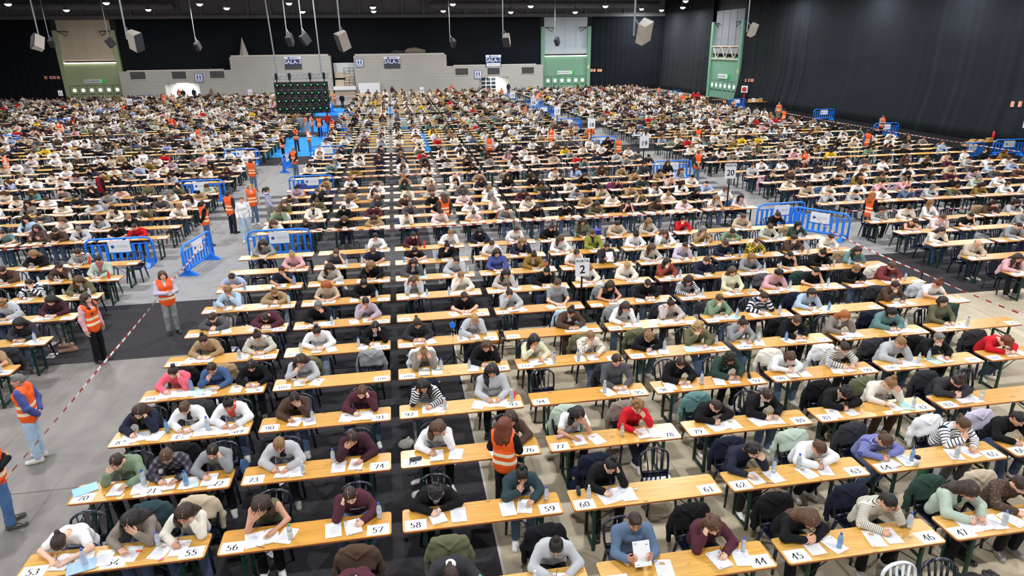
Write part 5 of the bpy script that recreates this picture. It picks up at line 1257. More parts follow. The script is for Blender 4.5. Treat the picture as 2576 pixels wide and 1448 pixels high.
TOPS = {'sw': ('sw', 'sweater'), 'hd': ('hd', 'hoodie'), 'ts': ('ts', 't-shirt'), 'sl': ('sl', 'sleeveless top'), 'jk': ('jk', 'open jacket'), 'sh': ('sw', 'shirt'), 'st': ('sw', 'shirt'), 'fl': ('sw', 'blouse')}
MTN = {'st_v': 'striped', 'st_w': 'striped', 'st_k': 'striped', 'st_f': 'finely striped', 'st_b': 'broadly striped', 'plaid': 'checked', 'argyle': 'diamond patterned', 'floral': 'patterned'}
PZ = {'w': 'writing', 'a': 'hunched and writing', 'b': 'hand on cheek', 'c': 'hand on forehead', 'd': 'hand at chin', 'e': 'both hands on face', 'f': 'sitting upright', 'g': 'hands folded', 'h': 'holding a sheet up', 'i': 'head bent low', 'j': 'hand by mouth'}
class St: pass
def parse(tok):
    s = St(); q = tok.split(); s.u = float(q[0]); s.j = s.scarf = s.skin = s.prt = None; s.gl = False; s.mt = 'cloth'; s.leg = None; s.inner = None; s.b = None
    s.empty = q[1] == 'E'
    if not s.empty:
        s.top, s.col = q[1].split(':'); s.hair, s.hc = q[2].split('.'); s.pz = q[3]
    for e in q[2 if s.empty else 4:]:
        if e == 'gl': s.gl = True
        elif '=' in e:
            a, b = e.split('=')
            if a == 'print': s.prt = b
            else: setattr(s, a, b)
    return s
for line in SPEC.strip().splitlines():
    head, rest = line.split(':', 1); a, b = head.split(); seats = [parse(x) for x in rest.split('|')]
    for s in seats:
        if a in 'LR':
            r = int(b); c = None; dr = .2-.006*r if a == 'L' else -.05; y = TY+(r+dr)*TP
            s.x = x_at(s.u, y+TD-.04, 1.12)
            c = int(math.floor((-7.9-s.x)/TQ)) if a == 'L' else int(math.floor((s.x-16.32)/TQ)); key = (a, r, c)
        else:
            key = ('M', int(a), int(b)); y = TY+key[1]*TP; s.x = x_at(s.u, y+TD-.04, 1.12)
        if key not in TMAP: continue
        t = TMAP[key]; t.seats = t.seats or []; s.x = min(max(s.x, t.x+.2), t.x+TL-.2); t.seats.append(s)
WH = ['white', 'cream', 'white', 'lightgrey', 'cream']; DK = ['black', 'charcoal', 'black', 'navy', 'darkgrey']; MD = ['grey', 'beige', 'taupe', 'camel', 'brown', 'olive']; CL = ['maroon', 'pink', 'skyblue', 'green', 'red', 'denim', 'lilac', 'teal', 'palepink', 'burgundy', 'palegreen', 'mustard', 'peach', 'lightblue', 'yellow', 'darkgreen']
def auto_seat(x):
    s = St(); s.x = x+R_.uniform(-.1, .1); s.empty = R_.random() < .09; s.j = R_.choice(list(CO)) if R_.random() < .18 else None; s.scarf = s.skin = s.prt = s.inner = s.b = None; s.gl = False
    q = R_.random(); s.col = R_.choice(WH if q < .34 else DK if q < .60 else MD if q < .78 else CL)
    s.top = R_.choice(['sw', 'sw', 'sw', 'sw', 'hd', 'ts', 'jk']); s.hair = R_.choice(['long', 'tied', 'bun', 'tied', 'long', 'short', 'pony', 'longback', 'bob']); s.hc = R_.choice('kddddbbblg' if s.hair != 'short' else 'kddb'); s.pz = R_.choice('wwwwaabbccdegfjB')
    s.mt = R_.choice(['st_w', 'st_f']) if s.top == 'sw' and R_.random() < .1 else 'cloth'; s.leg = None
    return s
for t in TABLES:
    if t.seats is None: t.seats = [] if t.r == -2 else [auto_seat(t.x+.52), auto_seat(t.x+1.66)]
LEGS = ['#2d3446', '#3d4c68', '#232427', '#5f6f8c', '#1d1e22', '#44536d']

# ------------------------------------------------------------------ tables, number cards, people, chairs, papers
NT, NP, NC, NS, NK = 300, 240, 300, 300, 300
cnt = dict(p=0, c=0, s=0, k=0, pen=0, b=0, f=0, j=0)
crowd, far_chairs, far_tables, far_sheets, far_cards = [], [], [], [], []
ORD = ['left', 'right']
def words(*parts):
    out = []
    for p in parts: out += p.split()
    return len(out)
for i, t in enumerate(TABLES):
    nums = t.num; mid = len(nums) == 3
    if i < NT: table(t.x, t.y, i < 100, f'pine trestle table with seat numbers {nums[0]} to {nums[-1]}')
    else: far_tables.append(t)
    for k, nm in enumerate(nums):
        cx = t.x+(.175 if k == 0 else 1.1 if mid and k == 1 else TL-.175)
        if cnt['k'] < NK: card(cx, t.y+.125, nm, f'white card printed with the number {nm} on a table'); cnt['k'] += 1
        else: far_cards.append((cx, t.y+.125, TZ))
    yb_ = t.y+TD
    for k, s in enumerate(sorted(t.seats, key=lambda s: s.x)):
        lx = s.x-t.x; nm = nums[min(len(nums)-1, int(lx/TL*len(nums)))]
        s.nm = nm; cyy = yb_+.34+(R_.uniform(-.02, .05) if not s.empty else R_.uniform(.0, .12))
        near = t.d < 21
        if cnt['c'] < NC:
            chair(s.x, cyy, t.d < 17.5, ('empty ' if s.empty else '')+('white plastic chair at seat ' if t.r == -2 and s.empty else 'dark navy plastic chair at seat ')+nm, col='#dfe6ea' if t.r == -2 and s.empty else '#15182a', rz=R_.uniform(-.1, .1)); cnt['c'] += 1
        else: far_chairs.append((s.x, cyy))
        if s.j and cnt['c'] < NC+1 and t.d < 34:
            o = put('coat', COATS[cnt['j'] % 3], loc=(s.x, cyy, 0), rotz=R_.uniform(-.08, .08), color=lin(CO[s.j]) if s.j != 'navy' else lin('#1c2030')); cnt['j'] += 1
            tag(o, f'{CN.get(s.j, s.j)} coat hung over the chair back at seat {nm}', 'coat', 'coats on chair backs')
        if s.empty: continue
        mir = s.pz.isupper(); pz = s.pz.lower(); var = (int(s.x*7)+t.r) % 3; var = str(var) if t.d < 16.5 else '%dq' % (var % 2)
        if cnt['p'] < NP:
            cnt['p'] += 1; tk, tn = TOPS[s.top]; hw = HST[s.hair]; pt = MTN.get(s.mt, '')
            lab = f'person in {CN.get(s.col, s.col)} {pt} {tn}, {hw} {HAIRC[s.hc][0]} hair, {PZ[pz]}, seat {nm}'.replace('  ', ' ')
            if words(lab) > 16: lab = f'person in {CN.get(s.col, s.col)} {pt} {tn}, {HAIRC[s.hc][0]} hair, {PZ[pz]}, seat {nm}'.replace('  ', ' ')
            e = thing('person', lab, 'person', (s.x, yb_, 0), R_.uniform(-.09, .09), 'people sitting the exam', sx=(-1 if mir else 1)*R_.uniform(.96, 1.06))
            dress(e, pz+var, tk, CO[s.col], s.hair, s.hc, CO.get(s.leg or '', None) or R_.choice(LEGS), R_.choice(['#e8e6e1', '#dad6cf', '#2a2a2e', '#1c1c1f', '#8f8a86']), s.skin, s.gl, s.inner or R_.choice(['#e9e9e6', '#d6d9de', '#2c2c31']), s.mt, t.d < 25, scarf=s.scarf if s.scarf else None)
            if s.prt:
                p = pose(pz+var); up = unit(p.nb-p.mid); V = _mc[('t', pz+var, tk)][0]; a = MB(); vs, fs = text_geo(s.prt); sz = .05; cc = p.che*.75+p.mid*.25; sg = -1 if mir else 1
                fw = unit(A3(0, -1, 0)-up*(A3(0, -1, 0)@up)); cc = p.che*.85+p.mid*.15; rel = V-cc; m = (np.abs(rel[:, 0]) < .09) & (np.abs(rel@up) < .06); d0 = float((rel[m]@fw).max())+.004
                def onchest(xx, zz):
                    q = cc+up*zz+fw*(d0-1.1*xx*xx); return (xx*sg, float(q[1]), float(q[2]))
                a.add([onchest(vx*sz, vy*sz*1.9) for vx, vy, vz in vs], fs); put('lettering', a.mesh('print', M_['white'] if s.prt != 'OP' else M_['green']), e)
        else:
            crowd.append((s.x, yb_, s, pz, mir, t.d))
        # papers before the person
        rz = R_.uniform(-.25, .25); kd = R_.choice(['booklet', 'booklet', 'single', 'open'])
        if cnt['s'] < NS:
            if pz == 'h':
                o = paper('booklet', s.x, yb_-.19, 1.0, 0, f'exam booklet held up in both hands at seat {nm}'); o.rotation_euler = (math.radians(60), 0, 0); o.location.z = .985
            else: paper(kd, s.x+R_.uniform(-.03, .03), yb_-.235, TZ+.0005, rz, f'white {PAPERN[kd]} under the hands at seat {nm}')
            cnt['s'] += 1
            if t.d < 20.5 and cnt['s'] < NS:
                k2 = R_.choice(['single', 'single', 'leaflet', 'single', 'leaflet', 'single', 'single', 'leaflet', 'mint'] if t.d < 19 else ['single', 'leaflet']); sd = 1 if lx < .6 else -1 if lx > 1.6 else R_.choice((-1, 1))
                paper(k2, s.x+sd*R_.uniform(.24, .30), yb_-.25, TZ+.0022, R_.uniform(-.35, .35), f'{"" if k2 == "mint" else "white "}{PAPERN[k2]} lying beside the booklet at seat {nm}'); cnt['s'] += 1
        else: far_sheets.append((s.x, yb_-.235, rz)); far_sheets.append((s.x+R_.choice((-.27, .27)), yb_-.25, R_.uniform(-.3, .3)))
        if t.d < 24 and R_.random() < .62:
            sd = R_.choice((-1, 1)); sd = sd if .25 < lx+sd*.34 < TL-.1 else -sd; kd = R_.choice(['clear', 'clear', 'blue', 'clear', 'green', 'white', 'clear', 'red' if R_.random() < .3 else 'clear'])
            bottle(s.x+sd*R_.uniform(.30, .36), yb_-R_.uniform(.1, .34), TZ+.004, f'{"clear" if kd in ("clear", "green", "white") else kd} water bottle with {dict(clear="blue", blue="blue", green="green", white="white", red="red")[kd]} cap beside seat {nm}', kd, R_.uniform(.92, 1.12)); cnt['b'] += 1
        if pz in 'wabij' and t.d < 20 and cnt['p'] <= NP:
            p = pose(pz+var); a_ = p.R; f_ = unit(a_['f']); tip = np.array(a_['w'], F32)+f_*.085+np.array(a_['n'], F32)*.012
            sx = -1 if mir else 1; tip = A3(tip[0]*sx, tip[1], max(tip[2]-.012, .768 if pz != 'j' else 0)); dv = (.25*sx, .45, .85) if pz != 'j' else (.1, -.4, .9)
            if pz == 'j': tip = tip+A3(0, -.01, -.04)
            cl = R_.choice([('blue', '#2540b8'), ('black', '#1a1a1e'), ('blue', '#3550c8'), ('orange', '#e8743a'), ('purple', '#4a3190')])
            pen((s.x+float(tip[0]), yb_+float(tip[1]), float(tip[2])), dv, f'{cl[0]} pen in the hand at seat {nm}', cl[1]); cnt['pen'] += 1
        elif t.d < 18 and R_.random() < .5:
            pen((s.x+R_.uniform(-.25, .1), yb_-.37, TZ+.004), (1, R_.uniform(-.6, .6), 0), f'purple pen lying on the table at seat {nm}', '#4a3190')
        if t.d < 22 and R_.random() < .5:
            o = paper('single', s.x+R_.uniform(-.3, .3), yb_+R_.uniform(.25, .75), .0075, R_.uniform(-1.2, 1.2), f'white sheet lying on the floor under seat {nm}', R_.choice(['#ece8ee', '#e6d8df', '#efeff2'])); o.name = 'floor_paper'; o['group'] = 'papers dropped on the floor'; cnt['f'] += 1
print('tables', len(TABLES), 'crowd', len(crowd), cnt, 't', round(time.time()-T0, 1))
# ------------------------------------------------------------------ the far crowd and its furniture, each as one mass
def mk_vcol():
    m = mat('crowd', '#888888', .85, .2); g = N(m); at = g.n('Attribute', attribute_name='tint'); g.l(at.outputs['Color'], g.b.inputs['Base Color']); return m
M_['crowd'] = mk_vcol()
_lod = {}
def lod(pz, hair, far):
    key = (pz, hair, far)
    if key not in _lod:
        p = pose(pz+'0'); h = .08 if far else .052; parts = []
        body = [q for q in body_prims(p, True)]
        if True: body = [cap(p.nb, p.Hp+p.Hr@A3(0, .02, -.055), .06, .06, .03)]+(head_prims(p.Hp, p.Hr)[:5]+head_prims(p.Hp, p.Hr)[9:12] if not far else [ell(p.Hp, (.082, .10, .115), .02, p.Hr)])+[x for sd, sh in (('R', p.shR), ('L', p.shL)) for x in [cap(getattr(p, sd)['w'], np.array(getattr(p, sd)['w'], F32)+unit(getattr(p, sd)['f'])*.13, .042, .036, .02)]]
        else: body = [q for q in body if True]
        parts.append((sdf_mesh(body, h*(.9 if far else .7)), 0)); parts.append((sdf_mesh(top_prims(p, 'sw') if not far else torso(p, .022)+[x for sd, sh in (('R', p.shR), ('L', p.shL)) for x in arm(sh, getattr(p, sd)['e'], getattr(p, sd)['w'], .022, .95)], h), 1))
        hp = hair_prims(p, hair); hp = hp if not far else [q for q in hp if q[-1] == 'u']+[ell(p.Hp+p.Hr@A3(0, -.135, -.02), (.095, .09, .11), .02, p.Hr, 's')]
        parts.append((sdf_mesh([q if q[0] == 'e' or q[-1] == 's' else (q[0], q[1], q[2], q[3]+.008, q[4]+.008, q[5], q[6]) for q in hp], h*.8), 2))
        if not far: parts.append((sdf_mesh(trouser_prims(p), h*1.1), 3))
        V, Q, I, o = [], [], [], 0
        for (v, q), k in parts: V.append(v); Q.append(q+o); I.append(np.full(len(v), k)); o += len(v)
        _lod[key] = (np.concatenate(V), np.concatenate(Q), np.concatenate(I))
    return _lod[key]
def mass(name, V, Q, C, label, cat, m=None):
    V = np.concatenate(V); off = 0; me = npmesh(name, V, np.concatenate(Q), m or M_['crowd'], smooth=name.endswith('crowd'))
    if C is not None:
        a = me.attributes.new('tint', 'FLOAT_COLOR', 'POINT'); c = np.ones((len(V), 4), F32); c[:, :3] = np.concatenate(C); a.data.foreach_set('color', c.ravel())
    o = put(name, me); tag(o, label, cat, None, 'stuff'); return o
V, Q, C, off = [], [], [], 0
HL = {'long': 'long', 'longback': 'longback', 'bob': 'bob', 'short': 'short', 'bun': 'bun', 'tied': 'tied', 'pony': 'tied'}
for x, y, s, pz, mir, d in crowd:
    v, q, ids = lod(pz if pz in 'wabcef' else 'w', HL.get(s.hair, 'tied'), d > 42)
    a = R_.uniform(-.12, .12); sx = -1 if mir ^ (R_.random() < .25) else 1; sc = R_.uniform(.95, 1.06)
    w_ = v*np.array((sx*sc, 1, R_.uniform(.97, 1.03)), F32); r = np.stack([w_[:, 0]*math.cos(a)-w_[:, 1]*math.sin(a)+x, w_[:, 0]*math.sin(a)+w_[:, 1]*math.cos(a)+y, w_[:, 2]], 1)
    pal = np.array([lin(R_.choice(SKINS)), lin(CO[s.col]), lin(HAIRC[s.hc][1]), lin(R_.choice(LEGS))], F32)
    V.append(r); Q.append((q if sx > 0 else q[:, ::-1])+off); C.append(pal[ids]); off += len(v)
mass('seated_crowd', V, Q, C, 'crowd of seated people writing in the rows farther back', 'crowd')
print('crowd verts', off, 't', round(time.time()-T0, 1))
def boxes(lst):
    """(x0,x1,y0,y1,z0,z1) rows -> verts, quads"""
    B = np.array(lst, F32); n = len(B); s = np.array([(0, 2, 4), (1, 2, 4), (1, 3, 4), (0, 3, 4), (0, 2, 5), (1, 2, 5), (1, 3, 5), (0, 3, 5)])
    V = B[:, s].reshape(-1, 3); f = np.array([(0, 3, 2, 1), (4, 5, 6, 7), (0, 1, 5, 4), (1, 2, 6, 5), (2, 3, 7, 6), (3, 0, 4, 7)])
    return V, (f[None]+8*np.arange(n)[:, None, None]).reshape(-1, 4)
def mass_boxes(name, items, label, cat):
    V, Q = boxes([b for b, c in items]); C = np.repeat(np.array([c for b, c in items], F32), 8, 0); mass(name, [V], [Q], [C], label, cat)
it = []
for t in far_tables:
    k = R_.random(); c = tuple(a*(1-k)+b*k for a, b in zip(lin('#d9962f'), lin('#e7c27c')))
    if t.d > 48 and R_.random() < .12: c = lin('#e6e2d8')
    it.append(((t.x, t.x+TL, t.y, t.y+TD, TZ-.03, TZ), c)); g_ = lin('#1f4a3c')
    for xx in (.3, 1.9):
        for yy in (.05, TD-.05): it.append(((t.x+xx-.022, t.x+xx+.022, t.y+yy-.02, t.y+yy+.02, 0, TZ-.03), g_))
mass_boxes('far_tables', it, 'rows of pine trestle tables farther back in the hall', 'tables')
it = []; ck = lin('#15182a')
for x, y in far_chairs:
    it.append(((x-.21, x+.21, y-.2, y+.2, .42, .45), ck))
    for a in (-.225, -.12, -.03, .06, .185): it.append(((x+a, x+a+.045, y+.2, y+.245, .43, .80), ck))
    it.append(((x-.2, x+.2, y+.2, y+.25, .79, .85), ck))
    for sx in (-.2, .17):
        for sy in (-.2, .17): it.append(((x+sx, x+sx+.03, y+sy, y+sy+.03, 0, .42), ck))
mass_boxes('far_chairs', it, 'dark plastic chairs farther back in the hall', 'chairs')
vs, C = [], []
for x, y, r in far_sheets:
    c, s_ = math.cos(r), math.sin(r)
    for k in (0, 1): vs += [(x+a*c-b*s_, y+a*s_+b*c, TZ+.002+.003*k) for a, b in ((-.105, -.148), (.105, -.148), (.105, .148), (-.105, .148))]
for x, y, z in far_cards:
    for k in (0, 1): vs += [(x+a, y+b, z+.001+.001*k) for a, b in ((-.147, -.104), (.147, -.104), (.147, .104), (-.147, .104))]
Q = np.arange(len(vs)).reshape(-1, 4).copy(); Q[0::2] = Q[0::2, ::-1]
mass('far_papers', [np.array(vs, F32)], [Q], [np.tile(np.array(lin('#f2f2f5'), F32), (len(vs), 1))], 'white papers on the tables farther back', 'papers')

# ------------------------------------------------------------------ stewards and other people on their feet
SW = '''406 680 25 X vest lavender bob.b grey lilac-grey shirt, arms crossed, beside the red white tape
213 738 70 S vest pink wavy.d black pink shirt and black trousers, left of the tape
42 940 -85 B vest royal short.g lightblue blue shirt and jeans, hands behind back, by the left edge
1268 1050 150 T vest black longback.u black black clothes, bending between two tables near seat 76
507 505 120 B vest black pony.d blue black sleeves and ponytail, at the left table ends
572 480 150 S vest navy tied.d navy navy sleeves, behind the white sweater in the aisle
606 494 10 W no white short.l lightblue white sweater and pale jeans, walking down the aisle
628 462 20 S vest lightgrey longback.y denim light hair and dark jeans, right behind the white sweater
670 470 100 W no violet pony.d grey blue violet striped sweater and wide grey trousers in the aisle
629 398 180 S vest grey bob.b denim grey sleeves, seen from behind in the left aisle
737 370 150 B vest navy short.g denim navy sleeves and grey hair, beside a blue barrier in the aisle
706 337 90 X vest black tied.b black black trousers, where the blue carpet begins
741 318 25 X vest charcoal tied.k charcoal dark trousers, arms crossed on the blue carpet
774 322 85 X vest white short.g denim white sleeves and jeans, on the blue carpet
801 291 175 S vest black tied.d black dark clothes, seen from behind below the screen
768 290 -80 S vest grey tied.d grey grey trousers, left of a pair below the screen
781 289 80 S vest lightgrey tied.d denim jeans, right of a pair below the screen
757 288 170 S no grey tied.b grey grey clothes below the screen, no vest
823 283 160 S no red tied.d denim red jacket below the screen
833 294 20 B vest maroon long.d black long dark hair, right of the red jacket
1116 484 200 S vest brown longback.b denim orange vest, standing among the middle tables in row 14
1232 340 150 S vest lavender short.d navy pale sleeves, among the middle tables
1387 318 -30 S vest cream long.b denim cream sleeves, beside a blue barrier
1486 313 180 S vest orange tied.l denim seen from behind, below sign 18
1556 343 20 S vest green short.g denim grey hair, beside the barrier left of sign 19
1757 378 180 B vest charcoal short.u denim checked sleeves, hands behind back, behind the tables
1757 318 180 S vest charcoal tied.k charcoal dark sleeves, right of sign 19
2197 483 100 S vest black longback.r navy black sleeves and auburn hair, right block aisle
2028 374 -60 X vest peach long.d navy long dark hair, leaning by a seated person in the right block
2222 289 10 X vest grey tied.k black arms crossed, before the side drape
2185 327 180 S vest royal curly.d royal blue sleeves, beside a barrier at the side drape
1973 273 180 S vest navy tied.d navy nearer of a pair before the side drape
1961 257 -40 S vest grey tied.g grey farther of a pair before the side drape
1848 250 0 f vest grey tied.g grey right one before the green side door
1825 247 0 f vest black tied.d black left one before the green side door
1720 235 170 S vest grey tied.b grey near the helper table in the corner
1658 217 120 S vest grey tied.k grey in the far right corner of the hall
1322 262 90 S vest grey tied.d denim by the far barriers right of the passage
1356 230 20 S vest cream tied.d white white trousers, before the right passage
1262 221 20 S vest grey tied.d navy navy trousers, left of the tall blue barrier
1135 211 0 S vest grey tied.b grey before the low clad wall
498 318 150 S vest grey tied.d denim grey sleeves, among the left tables
428 292 0 S vest red tied.d denim among the left tables, far
310 261 150 S vest black tied.d black far left block, by sign 10
183 291 160 B vest black longback.d black black sleeves, beside a barrier in the left block
8 384 120 S vest peach tied.d denim at the left picture edge
145 304 10 S vest cream tied.d grey left of a pair by the left barrier
410 235 0 S vest grey tied.d grey before the left passage
449 223 20 S vest black tied.d denim right of a pair before the left passage
840 232 0 S vest lightgrey tied.d camel by the stair gap
1745 229 0 X red red tied.k black red vest, left of a pair by the helper table
1757 229 0 X red red tied.k black red vest, right of a pair by the helper table
247 433 140 S red black short.d black dark red body warmer, among the left tables
459 222 0 S no navy short.d navy dark uniform, left one in the left passage
486 222 0 S no navy short.d navy dark uniform, right one in the left passage
859 236 10 W no black short.g charcoal black shirt and grey trousers, walking by the stair gap
530 218 0 S no taupe long.b taupe before the left clad wall
986 216 0 S no maroon long.d maroon maroon clothes before the right clad wall
1279 208 0 S no navy short.d navy dark uniform in the right passage'''
for line in SW.splitlines():
    q = line.split(' ', 8); u, v, yaw = float(q[0]), float(q[1]), float(q[2]); pk = q[3]; x, y = on_z(u, v, 1.69 if pk != 'f' else 1.38)
    y0 = y; lim = 100.8; sc = 1.
    if y > lim: y = lim-R_.uniform(0, 1.5); x, zz = on_y(u, v, y)
    st, hc = q[6].split('.'); col = q[5]; d_ = q[8]; vest = {'vest': True, 'red': 'red', 'no': False}[q[4]]
    lab = 'person '+('in orange vest, ' if vest is True else 'in ' if (q[4] == 'red' or True) and not d_.startswith(('before', 'farther', 'nearer', 'seen', 'by')) else '')+d_
    lab = lab.replace('orange vest, orange vest,', 'orange vest,')
    e = thing('person', lab, 'person', (x, y, 0), math.radians(yaw), 'people on their feet between the tables', sx=.93)
    dress(e, pk if y < 30 else pk+'0q', 'sw', CO[col], st, hc, CO.get(q[7], '#444444') if q[7] in CO else '#6d7178', '#dedad4' if 'jeans' in d_ else '#222226', None, False, mt='st_w' if 'striped' in d_ else 'cloth', full=y < 60, vest=vest, bell=.03 if 'wide' in d_ else 0.)
# person cut by the left picture edge
x, y = on_z(44, 1316, 0.)
e = thing('person', 'person in orange vest over black jacket, cut by the left picture edge', 'person', (x-.05, y-.05, 0), math.radians(120), 'people on their feet between the tables')
dress(e, 'X', 'sw', CO['black'], 'tied', 'k', '#4f6f9c', '#4a4640', vest=True)

# ------------------------------------------------------------------ barriers, tapes, door signs
for u, v, rz, lab in ((708, 641, 0, 'blue plastic barrier across the table column right of the aisle, nearest'), (310, 662, 0, 'blue plastic barrier before the left block, left of the aisle, nearest'), (505, 672, 80, 'blue plastic barrier standing lengthwise in the aisle near the tape'),
   (726, 428, 84, 'blue plastic barrier standing lengthwise where the blue carpet begins'), (787, 488, 0, 'second blue barrier right of the aisle, behind the sheet reader'), (512, 505, 0, 'second blue barrier left of the aisle'), (825, 393, 0, 'third blue barrier right of the aisle, with white notice'), (612, 412, 0, 'third blue barrier left of the aisle'),
   (842, 345, 0, 'fourth blue barrier right of the aisle'), (862, 305, 0, 'fifth blue barrier right of the aisle, below the screen'), (1960, 574, 4, 'blue barrier facing the camera at the right aisle corner'), (2056, 596, -52, 'blue barrier turned along the right aisle tape'),
   (1688, 458, 0, 'blue barrier left of sign 20 in the right aisle'), (1522, 370, 0, 'blue barrier left of sign 19 in the right aisle'), (1430, 325, 0, 'blue barrier left of sign 18 in the right aisle'), (1368, 297, -10, 'blue barrier below sign 17'), (1345, 275, -20, 'blue barrier below sign 16'),
   (2532, 392, -6, 'blue barrier at the right picture edge below the coats'), (2440, 402, 14, 'blue barrier turned beside the one at the right edge'), (2070, 303, 0, 'blue barrier before the side drape, middle'), (2225, 344, 0, 'blue barrier before the side drape, nearest'), (1693, 248, 0, 'blue barrier in the far right corner'), (1852, 272, 0, 'blue barrier before the green side door'),
   (275, 298, 0, 'blue barrier in the left block aisle, middle'), (155, 327, 0, 'blue barrier in the left block aisle, near'), (12, 363, 0, 'blue barrier at the left picture edge'), (345, 271, 0, 'blue barrier below sign 10'), (420, 247, 0, 'blue barrier before the left passage'), (1285, 254, 40, 'blue barrier before the right passage'), (832, 283, 80, 'blue barrier beside the screen')):
    x, y = on_z(u, v, 0)
    g_ = min(GAPS, key=lambda g: abs(TY+(g+.74)*TP-y)); yn = TY+(g_+.74)*TP
    if abs(rz) < 15 and abs(yn-y) < 4 and x < 31: x, y = x*yn/y, yn
    barrier(x, min(y, 99), math.radians(rz), lab)
tape([(-6.0, 8.6, .92), (-6.12, 13.2, .88), (-6.25, 18., .9), (-6.3, 22.2, .95)], 'red and white tape along the left aisle, near half')
tape([(-6.35, 23.4, .95), (-6.4, 28, .9), (-6.3, 36, .9), (-6.2, 42, .95)], 'red and white tape along the left aisle, far half')
tape([(13.95, 8.5, .85), (13.85, 12., .9), (13.8, 15., .9), (13.85, 19., .95), (14.6, 21.3, .95)], 'red and white tape along the right aisle beside seat 136')
tape([(-4.0, 23.2, .95), (0, 23.15, .8), (4, 23.1, .85), (8.5, 23.0, .85), (12.4, 22.9, .95)], 'red and white tape between the front and second table blocks')
tape([(-3.9, 33.3, .95), (1, 33.2, .85), (6, 33.1, .85), (11.5, 33., .95)], 'red and white tape between the second and third table blocks')
tape([(-28, 22.6, .9), (-18, 22.6, .8), (-11, 22.8, .95)], 'red and white tape across the left block')
tape([(16.2, 21.6, .95), (22, 21.6, .8), (28, 21.6, .9)], 'red and white tape across the right block')
tape([(33.6, 56, .95), (33.6, 44, .9), (33.9, 32, .95)], 'red and white tape along the side drape')
for x, y, pl in ((13.8, 15., 'along the right aisle'), (22, 21.6, 'in the right block'), (4, 23.1, 'between the middle blocks'), (33.6, 44, 'by the side drape')):
    t = thing('tape_post', 'thin dark post holding the tape '+pl, 'post', (x, y+.03, 0)); put('rod', MB().tube([(0, 0, 0), (0, 0, .96)], .016, 8).mesh('rod', M_['black']), t); put('base', MB().lathe([(0, 0), (.13, 0), (.13, .02), (0, .025)], 14).mesh('pb', M_['black']), t)
yy = None
lo, hi = 8., 40.
for _ in range(40):
    m = (lo+hi)/2
    if to_px(TX+2*TQ-.075, m, 2.)[0] < 1465: hi = m
    else: lo = m
ysg = TY+6*TP-.42
sx_, sz_ = on_y(1465, 672, ysg); sign_pole(sx_, ysg, sz_, '2', 'white sign reading PORTA 2 on a black pole among the tables', 'PORTA', 1.02)
sign_pole(*on_z(1838, 430, 2.15), 2.15, '20', 'white sign reading PORTA 20 on a pole right of centre', 'PORTA', 1.25)
for u, v, tx, pl in ((1621, 357, '19', 'left of sign 20'), (1488, 311, '18', 'by a barrier in the right aisle'), (1402, 278, '17', 'beyond sign 18'), (1342, 256, '16', 'nearest the barriers before the passage'), (1061, 226, '13', 'before the tall right clad wall'), (326, 256, '10', 'in the far left block'), (629, 232, '12', 'before the tall left clad wall'), (152, 234, '11', 'below the left door bay'), (1290, 238, '15', 'before the right passage')):
    x, y = on_z(u, v, 2.0)
    if y > 99: y = 99; x, z = on_y(u, v, y)
    else: z = 2.0
    sign_pole(x, y, z, tx, f'white door number sign reading {tx} on a pole, {pl}', None, 1.35)

# ------------------------------------------------------------------ bags and odds and ends
def bag(x, y, rz, col, prims, name, label, cat, z=0.):
    t = thing(name, label, cat, (x, y, z), rz); V, Q = sdf_mesh(prims, .012, folds(.014, 19, x)); put('body', npmesh(name, V, Q, M_['cloth']), t, color=lin(col))
    return t
def loop(t, pts, r, col): put('handle', MB().tube(pts, r, 6).mesh('handle', M_['plain'], True), t, color=lin(col))
x, y = on_z(172, 886, 0); t = bag(x, y, .3, '#9b7a66', [cap((-.15, 0, .06), (.15, 0, .06), .06, .06, .05), cap((-.12, 0, .2), (.12, 0, .2), .05, .05, .08)], 'handbag', 'tan handbag with two handles on the black carpet, left block', 'bag')
for s in (-.05, .05): loop(t, [(-.08, s, .22), (-.06, s, .36), (.06, s, .36), (.08, s, .22)], .008, '#7d5f4d')
x, y = on_z(1462, 1228, .1); t = bag(x, y+.1, .2, '#1f2740', [cap((-.1, 0, .1), (.1, 0, .1), .1, .1, .06), cap((-.08, 0, .36), (.08, 0, .36), .09, .09, .1), ell((0, -.1, .16), (.11, .06, .1), .04)], 'backpack', 'navy backpack on the floor behind seat 60', 'bag'); loop(t, [(-.03, 0, .44), (0, 0, .5), (.03, 0, .44)], .008, '#1a1f30')
x, y = on_z(2322, 1205, 0); bag(x, y, .6, '#3d6a45', [cap((-.2, 0, .09), (.2, 0, .07), .08, .07, .05), cap((-.05, 0, .14), (.05, 0, .14), .07, .07, .05)], 'shoulder_bag', 'green cloth bag on the floor near seat 64', 'bag')
x, y = on_z(2440, 1205, 0); t = bag(x, y, -.2, '#d8c29a', [cap((-.12, 0, .06), (.12, 0, .06), .06, .06, .04), cap((-.13, 0, .26), (.13, 0, .24), .04, .04, .1)], 'tote_bag', 'cream cotton tote bag on the floor near seat 65', 'bag'); loop(t, [(-.08, 0, .28), (0, -.1, .34), (.08, 0, .28)], .007, '#cdb78f')
x, y = on_z(1253, 862, 0); bag(x, y, 0, '#d9871f', [cap((-.08, 0, .08), (.08, 0, .08), .09, .09, .05), cap((-.05, 0, .26), (.05, 0, .26), .07, .06, .1)], 'cloth_bag', 'orange cloth bag standing beside seat 126', 'bag')
x, y = on_z(1022, 1125, 0); bag(x, y, 0, '#cfc9bd', [ell((0, 0, .08), (.14, .1, .09)), cap((0, 0, .12), (.05, 0, .2), .05, .03, .04)], 'cloth_bag', 'pale crumpled cloth bag on the black carpet near seat 75', 'bag')
